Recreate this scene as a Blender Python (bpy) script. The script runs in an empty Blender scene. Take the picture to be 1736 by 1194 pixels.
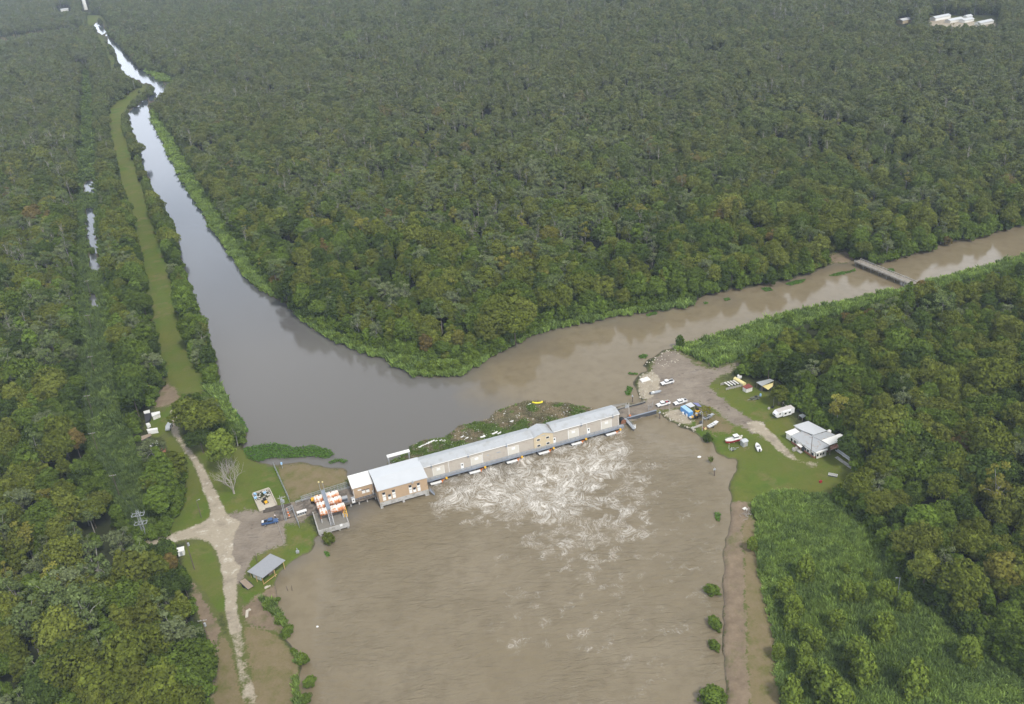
import bpy, math, random
import numpy as np
from mathutils import Vector, Matrix
R = math.radians
rnd = random.Random(7)
nrng = np.random.default_rng(11)
SC = bpy.context.scene
COL = SC.collection

# ------------------------------------------------------------------ camera
CAM_H, FPX, TILT, ROLL = 195.0, 1550.0, R(27.5), R(-5.0)
_fw = np.array([0, math.cos(TILT), -math.sin(TILT)])
_r0 = np.array([1.0, 0, 0]); _u0 = np.cross(_r0, _fw)
_rt = math.cos(ROLL)*_r0 + math.sin(ROLL)*_u0
_up = -math.sin(ROLL)*_r0 + math.cos(ROLL)*_u0
cam_d = bpy.data.cameras.new('camera'); cam = bpy.data.objects.new('camera', cam_d); COL.objects.link(cam)
cam_d.sensor_width = 36.0; cam_d.lens = FPX/1736*36.0; cam_d.clip_start = 1.0; cam_d.clip_end = 30000
m = Matrix(((_rt[0], _up[0], -_fw[0], 0), (_rt[1], _up[1], -_fw[1], 0), (_rt[2], _up[2], -_fw[2], CAM_H), (0, 0, 0, 1)))
cam.matrix_world = m
SC.camera = cam

# ------------------------------------------------------------------ light
SUN_EL, SUN_AZ = R(52), R(150)          # azimuth clockwise from +Y (the view direction)
sun_d = bpy.data.lights.new('sun', 'SUN'); sun = bpy.data.objects.new('sun', sun_d); COL.objects.link(sun)
sun_d.energy = 3.1; sun_d.angle = R(8); sun_d.color = (1.0, 0.95, 0.87)
sdir = Vector((math.sin(SUN_AZ)*math.cos(SUN_EL), math.cos(SUN_AZ)*math.cos(SUN_EL), math.sin(SUN_EL)))
sun.rotation_euler = sdir.to_track_quat('Z', 'Y').to_euler()
sun.location = (0, 0, 400)
W = bpy.data.worlds.new('World'); SC.world = W; W.use_nodes = True
nt = W.node_tree; nt.nodes.clear()
def nd(t, typ, **kw):
    n = t.nodes.new(typ)
    for k, v in kw.items():
        if k.startswith('i_'):
            key = k[2:]; key = int(key) if key.isdigit() else key.replace('__', ' ')
            n.inputs[key].default_value = v
        else: setattr(n, k, v)
    return n
wout = nd(nt, 'ShaderNodeOutputWorld'); bg = nd(nt, 'ShaderNodeBackground')
bg.inputs['Strength'].default_value = 0.10
sky = nd(nt, 'ShaderNodeTexSky', sky_type='NISHITA', sun_disc=False, sun_elevation=SUN_EL, sun_rotation=SUN_AZ, altitude=50, air_density=1.0, dust_density=1.5, ozone_density=1.0)
tc = nd(nt, 'ShaderNodeTexCoord')
mp = nd(nt, 'ShaderNodeMapping'); mp.inputs['Scale'].default_value = (1, 1, 2.6)
nz = nd(nt, 'ShaderNodeTexNoise', i_Scale=2.3, i_Detail=5.0, i_Roughness=0.55)
rampc = nd(nt, 'ShaderNodeValToRGB'); rampc.color_ramp.elements[0].position = 0.30; rampc.color_ramp.elements[1].position = 0.44
nz2 = nd(nt, 'ShaderNodeTexNoise', i_Scale=3.1, i_Detail=4.0)
rampb = nd(nt, 'ShaderNodeValToRGB')
rampb.color_ramp.elements[0].position = 0.3; rampb.color_ramp.elements[0].color = (5.9, 6.1, 6.4, 1)
rampb.color_ramp.elements[1].position = 0.7; rampb.color_ramp.elements[1].color = (10.5, 10.7, 11.0, 1)
sep = nd(nt, 'ShaderNodeSeparateXYZ')
mr = nd(nt, 'ShaderNodeMapRange', i_1=0.24, i_2=0.52, i_3=1.0, i_4=0.0)
mixh = nd(nt, 'ShaderNodeMix', data_type='RGBA'); mixh.inputs['B'].default_value = (20, 21.5, 24, 1)
mixc = nd(nt, 'ShaderNodeMix', data_type='RGBA')
L = nt.links.new
L(tc.outputs['Generated'], mp.inputs['Vector']); L(mp.outputs[0], nz.inputs['Vector']); L(mp.outputs[0], nz2.inputs['Vector'])
L(nz.outputs['Fac'], rampc.inputs[0]); L(nz2.outputs['Fac'], rampb.inputs[0])
L(tc.outputs['Generated'], sep.inputs[0]); L(sep.outputs['Z'], mr.inputs['Value'])
L(mr.outputs[0], mixh.inputs['Factor']); L(rampb.outputs[0], mixh.inputs['A'])
L(rampc.outputs[0], mixc.inputs['Factor']); L(sky.outputs[0], mixc.inputs['A']); L(mixh.outputs['Result'], mixc.inputs['B'])
mrz = nd(nt, 'ShaderNodeMapRange', i_1=0.6, i_2=0.95, i_3=1.0, i_4=0.6); L(sep.outputs['Z'], mrz.inputs['Value'])
zs = nd(nt, 'ShaderNodeVectorMath', operation='SCALE'); L(mixc.outputs['Result'], zs.inputs[0]); L(mrz.outputs[0], zs.inputs['Scale'])
L(zs.outputs[0], bg.inputs['Color']); L(bg.outputs[0], wout.inputs['Surface'])
SC.view_settings.view_transform = 'Standard'; SC.view_settings.look = 'None'
SC.view_settings.exposure = 0.1; SC.view_settings.gamma = 1.0; SC.view_settings.use_curve_mapping = False

# ------------------------------------------------------------------ projections (photo pixel <-> ground point)
def Gv(px, py, z=0.0):
    d = ((px-868.0)/FPX)[..., None]*_rt - ((py-597.0)/FPX)[..., None]*_up + _fw
    t = (CAM_H - z)/-d[..., 2]
    return d[..., 0]*t, d[..., 1]*t
def G(px, py, z=1.0):
    x, y = Gv(np.array([float(px)]), np.array([float(py)]), z); return float(x[0]), float(y[0])
def Pv(x, y, z):
    q = np.stack([x, y, z - CAM_H], -1); c = q @ _fw
    return 868 + FPX*(q @ _rt)/c, 597 - FPX*(q @ _up)/c, c

# ------------------------------------------------------------------ object helpers
def tag(o, label=None, cat=None, group=None, kind=None):
    if label: o['label'] = label
    if cat: o['category'] = cat
    if group: o['group'] = group
    if kind: o['kind'] = kind
    return o
def thing(name, label, cat, loc=(0, 0, 0), rz=0.0, group=None):
    o = bpy.data.objects.new(name, None); o.empty_display_size = 0.5; COL.objects.link(o)
    o.location = loc; o.rotation_euler = (0, 0, rz)
    return tag(o, label, cat, group)
def copy_tree(o, parent=None):
    c = o.copy(); COL.objects.link(c); c.parent = parent
    for ch in o.children: copy_tree(ch, c)
    return c
class MB:
    def __init__(s): s.v = []; s.f = []
    def add(s, vs, fs):
        b = len(s.v); s.v += [tuple(v) for v in vs]; s.f += [tuple(i+b for i in f) for f in fs]; return s
    def box(s, c, d, rz=0.0, taper=(1, 1)):
        x, y, z = d[0]/2, d[1]/2, d[2]/2; tx, ty = taper
        p = [(-x, -y, -z), (x, -y, -z), (x, y, -z), (-x, y, -z), (-x*tx, -y*ty, z), (x*tx, -y*ty, z), (x*tx, y*ty, z), (-x*tx, y*ty, z)]
        cs, sn = math.cos(rz), math.sin(rz)
        return s.add([(c[0]+a*cs-b*sn, c[1]+a*sn+b*cs, c[2]+h) for a, b, h in p], [(0, 3, 2, 1), (4, 5, 6, 7), (0, 1, 5, 4), (1, 2, 6, 5), (2, 3, 7, 6), (3, 0, 4, 7)])
    def bx(s, x0, x1, y0, y1, z0, z1): return s.box(((x0+x1)/2, (y0+y1)/2, (z0+z1)/2), (x1-x0, y1-y0, z1-z0))
    def tube(s, p, q, r0, r1=None, n=8, cap=True):
        p = Vector(p); q = Vector(q); r1 = r0 if r1 is None else r1
        a = (q-p).normalized(); u = a.orthogonal().normalized(); w = a.cross(u)
        vs = []
        for c, r in ((p, r0), (q, r1)):
            for k in range(n):
                t = 2*math.pi*k/n; vs.append(c + u*(r*math.cos(t)) + w*(r*math.sin(t)))
        fs = [(k, (k+1) % n, n+(k+1) % n, n+k) for k in range(n)]
        if cap: fs += [tuple(range(n-1, -1, -1)), tuple(range(n, 2*n))]
        return s.add(vs, fs)
    def bar(s, p, q, w, h):
        p = Vector(p); q = Vector(q); a = (q-p).normalized(); up = Vector((0, 0, 1)) if abs(a.z) < .95 else Vector((1, 0, 0))
        u = a.cross(up).normalized()*(w/2); n = u.cross(a).normalized()*(h/2)
        vs = [p-u-n, p+u-n, p+u+n, p-u+n, q-u-n, q+u-n, q+u+n, q-u+n]
        return s.add(vs, [(0, 3, 2, 1), (4, 5, 6, 7), (0, 1, 5, 4), (1, 2, 6, 5), (2, 3, 7, 6), (3, 0, 4, 7)])
    def prism(s, poly, axis, a, b):          # polygon in the other two axes, extruded along axis
        n = len(poly)
        def mk(p, t): return {'x': (t, p[0], p[1]), 'y': (p[0], t, p[1]), 'z': (p[0], p[1], t)}[axis]
        return s.add([mk(p, a) for p in poly]+[mk(p, b) for p in poly], [tuple(range(n-1, -1, -1)), tuple(range(n, 2*n))]+[(k, (k+1) % n, n+(k+1) % n, n+k) for k in range(n)])
    def sphere(s, c, r, n=10, m_=6):
        r = (r, r, r) if not hasattr(r, '__len__') else r
        vs = [(c[0], c[1], c[2]-r[2])]; fs = []
        for i in range(1, m_):
            ph = -math.pi/2 + math.pi*i/m_
            for k in range(n): vs.append((c[0]+r[0]*math.cos(ph)*math.cos(2*math.pi*k/n), c[1]+r[1]*math.cos(ph)*math.sin(2*math.pi*k/n), c[2]+r[2]*math.sin(ph)))
        vs.append((c[0], c[1], c[2]+r[2])); t = len(vs)-1
        for k in range(n): fs += [(0, 1+(k+1) % n, 1+k), (t, 1+(m_-2)*n+k, 1+(m_-2)*n+(k+1) % n)]
        for i in range(m_-2):
            for k in range(n): fs.append((1+i*n+k, 1+i*n+(k+1) % n, 1+(i+1)*n+(k+1) % n, 1+(i+1)*n+k))
        return s.add(vs, fs)
    def build(s, name, mat, parent=None, smooth=False, bevel=0.0):
        me = bpy.data.meshes.new(name); me.from_pydata(s.v, [], s.f); me.update()
        if bevel:
            import bmesh
            bm = bmesh.new(); bm.from_mesh(me); bmesh.ops.bevel(bm, geom=bm.edges[:], offset=bevel, segments=2, affect='EDGES', clamp_overlap=True)
            bm.to_mesh(me); bm.free()
        if smooth: me.polygons.foreach_set('use_smooth', [True]*len(me.polygons))
        if mat: me.materials.append(mat)
        o = bpy.data.objects.new(name, me); COL.objects.link(o); o.parent = parent
        return o
def np_mesh(name, v, quads):
    me = bpy.data.meshes.new(name); nv, nf, k = len(v), len(quads), quads.shape[1]
    me.vertices.add(nv); me.vertices.foreach_set('co', np.ascontiguousarray(v, np.float32).ravel())
    me.loops.add(nf*k); me.loops.foreach_set('vertex_index', np.ascontiguousarray(quads, np.int32).ravel())
    me.polygons.add(nf); me.polygons.foreach_set('loop_start', np.arange(0, nf*k, k, dtype=np.int32))
    me.update(calc_edges=True); me.validate()
    return me
def attr(me, name, typ, dom, arr):
    a = me.attributes.new(name, typ, dom)
    a.data.foreach_set({'FLOAT': 'value', 'INT': 'value', 'FLOAT_VECTOR': 'vector', 'FLOAT_COLOR': 'color'}[typ], np.ascontiguousarray(arr).ravel())

# ------------------------------------------------------------------ materials
def newmat(name):
    mt = bpy.data.materials.new(name); mt.use_nodes = True; t = mt.node_tree
    return mt, t, t.nodes['Principled BSDF'], t.links.new
def paint(name, col, rough=0.6, metal=0.0, var=0.12, scale=1.2, spec=0.4, stain=None, stain_amt=0.0, stain_scale=0.8, stripes=None, zstain=0.0):
    mt, t, b, l = newmat(name)
    b.inputs['Roughness'].default_value = rough; b.inputs['Metallic'].default_value = metal; b.inputs['Specular IOR Level'].default_value = spec
    c = nd(t, 'ShaderNodeTexCoord'); n = nd(t, 'ShaderNodeTexNoise', i_Scale=scale, i_Detail=5.0, i_Roughness=0.65); l(c.outputs['Object'], n.inputs['Vector'])
    mx = nd(t, 'ShaderNodeMix', data_type='RGBA'); mx.inputs['A'].default_value = tuple(x*(1-var) for x in col)+(1,); mx.inputs['B'].default_value = tuple(min(1, x*(1+var)) for x in col)+(1,)
    l(n.outputs['Fac'], mx.inputs['Factor']); out = mx.outputs['Result']
    if stain:
        n2 = nd(t, 'ShaderNodeTexNoise', i_Scale=stain_scale, i_Detail=6.0, i_Roughness=0.7); l(c.outputs['Object'], n2.inputs['Vector'])
        mrr = nd(t, 'ShaderNodeMapRange', i_1=0.62-stain_amt*.35, i_2=0.72-stain_amt*.3, i_3=0.0, i_4=1.0); l(n2.outputs['Fac'], mrr.inputs['Value'])
        if zstain:                                # rust gathers on the underside
            sx = nd(t, 'ShaderNodeSeparateXYZ'); l(c.outputs['Object'], sx.inputs[0]); mz = nd(t, 'ShaderNodeMath', operation='MULTIPLY_ADD', i_1=-zstain); l(sx.outputs['Z'], mz.inputs[0]); l(n2.outputs['Fac'], mz.inputs[2]); l(mz.outputs[0], mrr.inputs['Value'])
        m2 = nd(t, 'ShaderNodeMix', data_type='RGBA'); m2.inputs['B'].default_value = tuple(stain)+(1,); l(out, m2.inputs['A']); l(mrr.outputs[0], m2.inputs['Factor']); out = m2.outputs['Result']
    if stripes:                                   # ribs / boards: axis, spacing, depth
        wv = nd(t, 'ShaderNodeTexWave', wave_type='BANDS', bands_direction=stripes[0], wave_profile='SIN'); wv.inputs['Scale'].default_value = 1.0/stripes[1]*math.pi/10*2*.5*2
        l(c.outputs['Object'], wv.inputs['Vector'])
        bp = nd(t, 'ShaderNodeBump', i_Strength=stripes[2], i_Distance=0.06); l(wv.outputs['Fac'], bp.inputs['Height']); l(bp.outputs[0], b.inputs['Normal'])
    l(out, b.inputs['Base Color'])
    return mt
M = {}
M['tan'] = paint('tan_cladding', (0.42, 0.30, 0.19), 0.6, stripes=('X', 0.5, 0.5), stain=(0.34, 0.25, 0.17), stain_amt=.2)
M['taupe'] = paint('taupe_cladding', (0.43, 0.385, 0.325), 0.6, stripes=('X', 0.5, 0.5), stain=(0.37, 0.31, 0.265), stain_amt=.2)
M['cream'] = paint('cream_cladding', (0.52, 0.43, 0.29), 0.6)
M['roof'] = paint('grey_roof_metal', (0.46, 0.48, 0.50), 0.45, 0.25, .08, .3, stripes=('X', 0.6, 0.6), stain=(0.40, 0.41, 0.41), stain_amt=.35, stain_scale=.25)
M['roofpale'] = paint('pale_roof_metal', (0.56, 0.58, 0.60), 0.45, 0.2, .07, .3, stripes=('X', 0.6, 0.5))
M['white'] = paint('white_paint', (0.73, 0.73, 0.71), 0.45, var=.05)
M['whitedirty'] = paint('weathered_white', (0.68, 0.67, 0.63), 0.6, var=.12, stain=(0.42, 0.36, 0.28), stain_amt=.25, stain_scale=1.5)
M['trim'] = paint('white_trim', (0.74, 0.73, 0.70), 0.5, var=.05)
M['concrete'] = paint('grey_concrete', (0.40, 0.39, 0.37), 0.85, var=.15, stain=(0.26, 0.25, 0.22), stain_amt=.35)
M['dirtyslab'] = paint('dirty_slab', (0.20, 0.17, 0.14), 0.9, var=.25, scale=.6, stain=(0.10, 0.085, 0.07), stain_amt=.5, stain_scale=.35)
M['patchroof'] = paint('patched_roof', (0.43, 0.45, 0.47), 0.5, 0.2, .15, .6, stripes=('X', 0.6, 0.6), stain=(0.33, 0.24, 0.18), stain_amt=.22, stain_scale=.6)
M['concretedk'] = paint('stained_concrete', (0.20, 0.19, 0.165), 0.85, var=.2)
M['steel'] = paint('blue_grey_steel', (0.23, 0.26, 0.31), 0.5, 0.2)
M['steeldk'] = paint('dark_steel', (0.07, 0.075, 0.085), 0.6, 0.2)
M['galv'] = paint('galvanised', (0.42, 0.44, 0.46), 0.45, 0.4)
M['black'] = paint('black_rubber', (0.015, 0.015, 0.016), 0.7)
M['glass'] = paint('dark_glass', (0.02, 0.025, 0.03), 0.08, spec=.7)
M['orange'] = paint('orange_paint', (0.62, 0.17, 0.03), 0.6)
M['yellow'] = paint('yellow_paint', (0.75, 0.42, 0.03), 0.5)
M['yellowpale'] = paint('pale_yellow', (0.70, 0.60, 0.28), 0.6, var=.1)
M['rusttank'] = paint('rusty_tank', (0.74, 0.68, 0.62), 0.6, var=.10, scale=1.4, zstain=.11, stain=(0.54, 0.17, 0.035), stain_amt=.68, stain_scale=.9)
M['rust'] = paint('rusty_metal', (0.24, 0.11, 0.065), 0.8, var=.35, scale=1.5)
M['rustroof'] = paint('rust_streaked_roof', (0.42, 0.38, 0.35), 0.6, var=.1, stain=(0.26, 0.11, 0.06), stain_amt=.75, stain_scale=.9)
M['redroof'] = paint('red_roof', (0.20, 0.05, 0.04), 0.7, var=.2)
M['red'] = paint('red_hull', (0.36, 0.02, 0.03), 0.4)
M['brick'] = paint('red_brick', (0.26, 0.105, 0.065), 0.8, var=.3, scale=4)
M['blue'] = paint('blue_tarp', (0.10, 0.28, 0.58), 0.5, var=.15)
M['bluedk'] = paint('blue_car_paint', (0.045, 0.10, 0.23), 0.3, 0.1, spec=.6)
M['violet'] = paint('violet_blue_tarp', (0.17, 0.18, 0.36), 0.6)
M['lightblue'] = paint('pale_blue_plastic', (0.30, 0.50, 0.72), 0.5)
M['carwhite'] = paint('white_car_paint', (0.74, 0.74, 0.74), 0.25, var=.03, spec=.6)
M['wood'] = paint('weathered_wood', (0.30, 0.235, 0.175), 0.85, var=.25, scale=2, stripes=('X', .35, .6))
M['woodnew'] = paint('new_timber', (0.50, 0.33, 0.14), 0.7, var=.15)
M['pole'] = paint('utility_pole_wood', (0.13, 0.10, 0.08), 0.85, var=.2)
M['polepale'] = paint('pale_pole', (0.36, 0.34, 0.31), 0.8, var=.15)
M['bone'] = paint('bleached_wood', (0.30, 0.275, 0.24), 0.8, var=.2)
M['bark'] = paint('brown_bark', (0.12, 0.095, 0.07), 0.9, var=.3)
M['barkpale'] = paint('grey_bark', (0.30, 0.28, 0.25), 0.9, var=.25)
M['tarpblack'] = paint('black_tarp', (0.045, 0.045, 0.055), 0.55, var=.4, scale=.7)
M['rock'] = paint('pale_rubble', (0.46, 0.42, 0.35), 0.9, var=.3)
M['soil'] = paint('dark_soil', (0.075, 0.062, 0.05), 0.95, var=.35)
M['skin'] = paint('skin', (0.42, 0.26, 0.19), 0.6)
M['cloth'] = paint('white_cloth', (0.72, 0.70, 0.68), 0.9)
M['clothdk'] = paint('dark_cloth', (0.03, 0.03, 0.04), 0.9)
def leafmat():
    mt = bpy.data.materials.new('foliage'); mt.use_nodes = True; t = mt.node_tree; t.nodes.clear(); l = t.links.new
    o = nd(t, 'ShaderNodeOutputMaterial'); b = nd(t, 'ShaderNodeBsdfDiffuse'); tr = nd(t, 'ShaderNodeBsdfTranslucent'); ms = nd(t, 'ShaderNodeMixShader', i_Fac=0.22)
    a = nd(t, 'ShaderNodeAttribute', attribute_type='INSTANCER', attribute_name='tint')
    v = nd(t, 'ShaderNodeAttribute', attribute_type='GEOMETRY', attribute_name='leafv')
    sc = nd(t, 'ShaderNodeVectorMath', operation='SCALE'); l(a.outputs['Color'], sc.inputs[0]); l(v.outputs['Fac'], sc.inputs['Scale'])
    l(sc.outputs[0], b.inputs['Color']); l(sc.outputs[0], tr.inputs['Color']); l(b.outputs[0], ms.inputs[1]); l(tr.outputs[0], ms.inputs[2]); l(ms.outputs[0], o.inputs['Surface'])
    return mt
M['leaf'] = leafmat()

# ------------------------------------------------------------------ what lies where on the ground (outlines read off the photograph, unprojected to the ground)
WATER = [[(157,38),(164,54),(178,64),(193,85),(201,107),(209,126),(233,137),(248,142),(256,145),(265,151),(258,161),(241,174),(218,186),(218,201),(224,224),(238,255),(241,285),(253,302),(258,325),(275,352),(291,372),(297,392),(303,430),(318,470),(330,510),(345,550),(362,600),(372,640),(375,660),(390,690),(405,718),(420,735),(412,757),(425,781),(437,785),(464,792),(470,788),(498,787),(525,788),(553,793),(576,795),(588,796),(600,835),(590,862),(583,885),(545,901),(536,911),(527,932),(506,945),(491,957),(473,974),(467,988),(473,1006),(470,1030),(485,1059),(473,1074),(485,1086),(506,1113),(512,1132),(505,1140),(506,1166),(512,1194),(515,1250),(518,1600),
 (1226,1600),(1226,1194),(1234,1163),(1224,1117),(1228,1064),(1226,998),(1226,942),(1237,882),(1239,846),(1238,820),(1244,801),(1252,787),(1250,777),(1236,777),(1217,771),(1206,750),(1187,740),(1173,731),(1149,720),(1125,708),(1114,698),(1053,722),(1043,688),(1093,682),(1082,674),(1082,662),(1074,649),(1080,639),(1090,635),(1104,635),(1104,626),(1090,623),(1089,617),(1099,610),(1113,601),(1130,595),(1142,592),(1160,583),(1200,572),(1250,556),(1320,535),(1390,520),(1450,506),(1500,494),(1545,483),(1570,478),(1600,470),(1680,450),(1736,433),(2300,292),
 (2300,215),(1736,381),(1677,398),(1632,407),(1593,415),(1577,424),(1544,430),(1523,439),(1495,448),(1480,444),(1447,440),(1427,448),(1411,446),(1400,450),(1380,462),(1340,473),(1300,481),(1250,489),(1210,497),(1180,506),(1178,517),(1160,521),(1100,528),(1050,536),(1000,545),(950,555),(900,570),(860,594),(831,608),(818,613),(795,631),(776,638),(730,640),(712,638),(697,636),(685,627),(670,622),(662,616),(649,607),(640,607),(600,592),(560,575),(530,555),(510,540),(495,525),(470,505),(440,490),(415,470),(405,450),(385,425),(370,400),(355,385),(348,365),(335,348),(322,328),(312,308),(295,281),(281,250),(270,224),(258,201),(250,178),(268,168),(278,154),(288,144),(271,136),(250,123),(231,111),(219,94),(204,79),(188,64),(178,50),(166,37)],
 [(142,305),(158,303),(161,330),(141,332)],[(144,352),(162,354),(164,376),(146,378)],[(146,380),(161,378),(166,425),(149,422)],[(150,430),(166,426),(170,462),(153,464)],[(142,196),(149,196),(149,206),(142,206)],[(152,500),(166,498),(168,520),(155,522)]]
GRASS = [[(182,190),(187,230),(196,270),(205,310),(218,350),(232,400),(243,450),(252,500),(262,550),(272,600),(283,640),(300,668),(345,665),(345,640),(322,600),(310,560),(300,520),(287,470),(275,420),(262,380),(248,340),(236,300),(222,260),(210,225),(203,200),(215,180),(235,160),(256,147),(248,141),(225,155),(200,172),(185,182)],
 [(162,58),(172,75),(182,95),(188,120),(196,122),(196,105),(186,85),(176,66),(168,52)],
 [(147,28),(170,26),(178,33),(160,38),(158,48),(145,46)],[(176,33),(186,42),(184,52),(174,40)],
 [(330,750),(418,765),(425,781),(437,785),(464,792),(470,790),(492,855),(455,868),(420,864),(385,874),(375,850),(360,820),(345,790)],
 [(290,735),(310,762),(328,787),(343,823),(355,853),(359,878),(327,895),(295,907),(285,900),(305,860),(318,810),(300,780),(280,750)],
 [(245,718),(300,680),(322,690),(300,730),(288,731),(262,745)],
 [(316,928),(340,918),(362,930),(378,990),(383,1040),(365,1035),(345,1000),(318,970),(310,950)],
 [(478,885),(530,893),(537,905),(524,934),(505,946),(470,976),(450,1005),(412,1030),(405,1000),(425,975),(420,952),(455,930),(490,925),(482,900)],
 [(1200,648),(1215,652),(1255,648),(1300,668),(1320,690),(1345,720),(1400,730),(1450,760),(1445,800),(1440,822),(1400,837),(1330,832),(1290,842),(1262,852),(1240,854),(1238,820),(1244,801),(1252,787),(1250,777),(1236,777),(1217,771),(1206,750),(1187,740),(1168,722),(1180,700),(1198,690)]]
DRY = [[(470,788),(498,787),(525,788),(553,793),(576,795),(588,796),(592,817),(540,832),(492,850)],
 [(0,63),(60,53),(140,43),(140,47),(60,58),(0,71)],
 [(372,1075),(386,1085),(396,1120),(412,1194),(420,1600),(330,1600),(362,1194),(366,1120)],
 [(412,1062),(440,1065),(470,1078),(490,1100),(508,1140),(508,1194),(518,1600),(436,1600),(430,1194),(424,1130)],
 [(1258,890),(1275,868),(1284,930),(1290,990),(1305,1040),(1315,1090),(1315,1140),(1330,1194),(1340,1600),(1276,1600),(1270,1194),(1266,1080),(1262,980)],
 [(1170,700),(1195,690),(1235,715),(1250,735),(1215,735),(1185,725)]]
GRAVEL = [[(292,695),(310,675),(318,668),(322,676),(310,700),(300,725),(308,745),(321,758),(342,788),(360,821),(378,857),(384,872),(400,880),(412,884),(401,898),(395,916),(392,938),(401,955),(411,960),(400,978),(401,1000),(404,1040),(408,1062),(415,1107),(424,1140),(431,1166),(435,1194),(460,1600),(440,1600),(413,1194),(410,1166),(398,1107),(389,1070),(383,1040),(378,985),(374,955),(362,925),(345,915),(325,915),(288,917),(245,930),(240,925),(245,918),(288,906),(327,893),(358,878),(354,851),(342,821),(327,785),(308,758),(288,731)],
 [(1082,640),(1105,626),(1120,640),(1118,660),(1108,672),(1095,680),(1084,670)],[(1118,702),(1145,692),(1165,700),(1178,722),(1150,716),(1128,706)],
 [(1574,32),(1600,29),(1640,35),(1694,40),(1690,46),(1640,46),(1580,44)], [(1265,712),(1290,716),(1310,735),(1332,757),(1352,777),(1390,790),(1386,796),(1345,781),(1318,763),(1296,742),(1270,728)]]
YARD = [[(384,872),(420,862),(440,868),(480,858),(540,840),(590,828),(592,845),(535,862),(510,885),(480,884),(487,925),(455,930),(425,950),(412,985),(400,1000),(380,930)],
 [(1104,626),(1113,602),(1142,592),(1160,600),(1185,620),(1215,627),(1254,613),(1258,620),(1235,633),(1207,645),(1200,655),(1215,668),(1240,690),(1265,705),(1290,716),(1310,735),(1290,741),(1265,728),(1240,718),(1215,697),(1195,686),(1185,681),(1150,692),(1120,696),(1114,698),(1053,722),(1043,688),(1093,682),(1105,660)]]
DIRT = [[(318,975),(335,1000),(355,1030),(372,1060),(374,1110),(368,1194),(360,1600),(340,1600),(356,1194),(362,1120),(346,1060),(328,1020)],
 [(408,1030),(450,1003),(470,985),(478,1010),(475,1030),(488,1059),(475,1074),(440,1066),(418,1060)],
 [(1240,852),(1265,848),(1275,868),(1284,930),(1290,990),(1305,1040),(1315,1090),(1315,1140),(1330,1194),(1340,1600),(1226,1600),(1226,1194),(1232,1163),(1222,1117),(1226,1064),(1224,998),(1224,942),(1236,882)],
 [(1160,600),(1185,620),(1215,627),(1254,613),(1254,609),(1215,622),(1187,614),(1163,596),(1142,588),(1128,594),(1145,596)],
 [(280,645),(305,668),(300,682),(265,690),(250,692)],[(1272,678),(1294,680),(1290,684),(1272,683)],
 [(1400,437),(1430,425),(1452,440),(1447,443),(1427,449),(1411,447)],[(1258,753),(1270,755),(1268,761),(1256,760)],[(1207,738),(1228,727),(1232,730),(1212,741)]]
REED = [[(1278,852),(1320,832),(1400,840),(1425,852),(1470,890),(1500,930),(1535,978),(1560,1010),(1600,1040),(1640,1080),(1680,1115),(1736,1150),(1900,1230),(1900,1600),(1340,1600),(1330,1194),(1315,1150),(1312,1080),(1302,1030),(1288,980),(1284,920)],
 [(1142,590),(1200,574),(1260,555),(1330,535),(1400,519),(1530,490),(1545,484),(1560,490),(1450,525),(1350,555),(1300,578),(1262,606),(1250,612),(1215,622),(1187,614),(1163,597)],
 [(1568,479),(1600,471),(1680,451),(1736,434),(2300,292),(2300,310),(1736,448),(1640,476),(1590,492)],
 [(258,180),(268,190),(298,240),(328,290),(362,345),(397,400),(436,455),(462,488),(478,506),(470,505),(440,490),(415,470),(405,450),(385,425),(370,400),(355,385),(348,365),(335,348),(322,328),(312,308),(295,281),(281,250),(270,224),(258,201)],
 [(480,512),(520,538),(560,562),(600,576),(640,590),(690,605),(735,612),(790,608),(830,600),(860,590),(831,608),(818,613),(795,631),(776,638),(730,640),(697,636),(670,622),(649,607),(640,607),(600,592),(560,575),(530,555),(510,540),(495,525)],
 [(860,585),(900,562),(950,546),(1000,535),(1050,526),(1100,519),(1160,510),(1180,505),(1178,517),(1160,521),(1100,528),(1050,536),(1000,545),(950,555),(900,570),(862,590)],
 [(138,120),(155,120),(164,300),(173,420),(181,520),(190,600),(208,690),(232,760),(256,830),(270,890),(230,900),(190,848),(154,760),(134,690),(131,600),(131,500),(131,420),(130,300)],
 [(340,655),(370,650),(376,662),(392,690),(408,718),(415,735),(405,735),(380,700),(365,680)],
 [(232,120),(250,128),(275,140),(300,137),(288,130),(255,120)],
 [(440,1012),(452,1016),(468,1022),(478,1040),(488,1056),(484,1070),(474,1062),(462,1045),(448,1030)],[(492,1088),(504,1100),(512,1128),(506,1132),(498,1110)],[(498,1150),(508,1150),(510,1194),(514,1400),(498,1400),(496,1180)]]
PATCH_MAT = [[(412,762),(440,756),(470,753),(500,760),(530,757),(560,764),(567,773),(555,778),(520,775),(490,778),(465,777),(440,784),(418,781)],
 [(366,670),(378,666),(392,690),(412,712),(422,733),(412,738),(392,706),(376,688)]]
def inpoly(px, py, poly):
    r = np.zeros(px.shape, bool); n = len(poly)
    for i in range(n):
        x0, y0 = poly[i]; x1, y1 = poly[(i+1) % n]
        if y0 == y1: continue
        c = ((y0 > py) != (y1 > py)) & (px < (x1-x0)*(py-y0)/(y1-y0)+x0); r ^= c
    return r
def mask(polys, px, py):
    r = np.zeros(px.shape, bool)
    for p in polys: r |= inpoly(px, py, p)
    return r
def blur(a, n=1, k=1):
    for _ in range(n):
        for ax in (0, 1):
            p = np.pad(a, [(k, k) if i == ax else (0, 0) for i in (0, 1)], 'edge')
            a = sum(np.take(p, np.arange(j, j+a.shape[ax]), ax) for j in range(2*k+1))/(2*k+1)
    return a
GS = 4.0
gx = np.arange(-440, 2180, GS); gy = np.arange(-64, 1600, GS)
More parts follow.
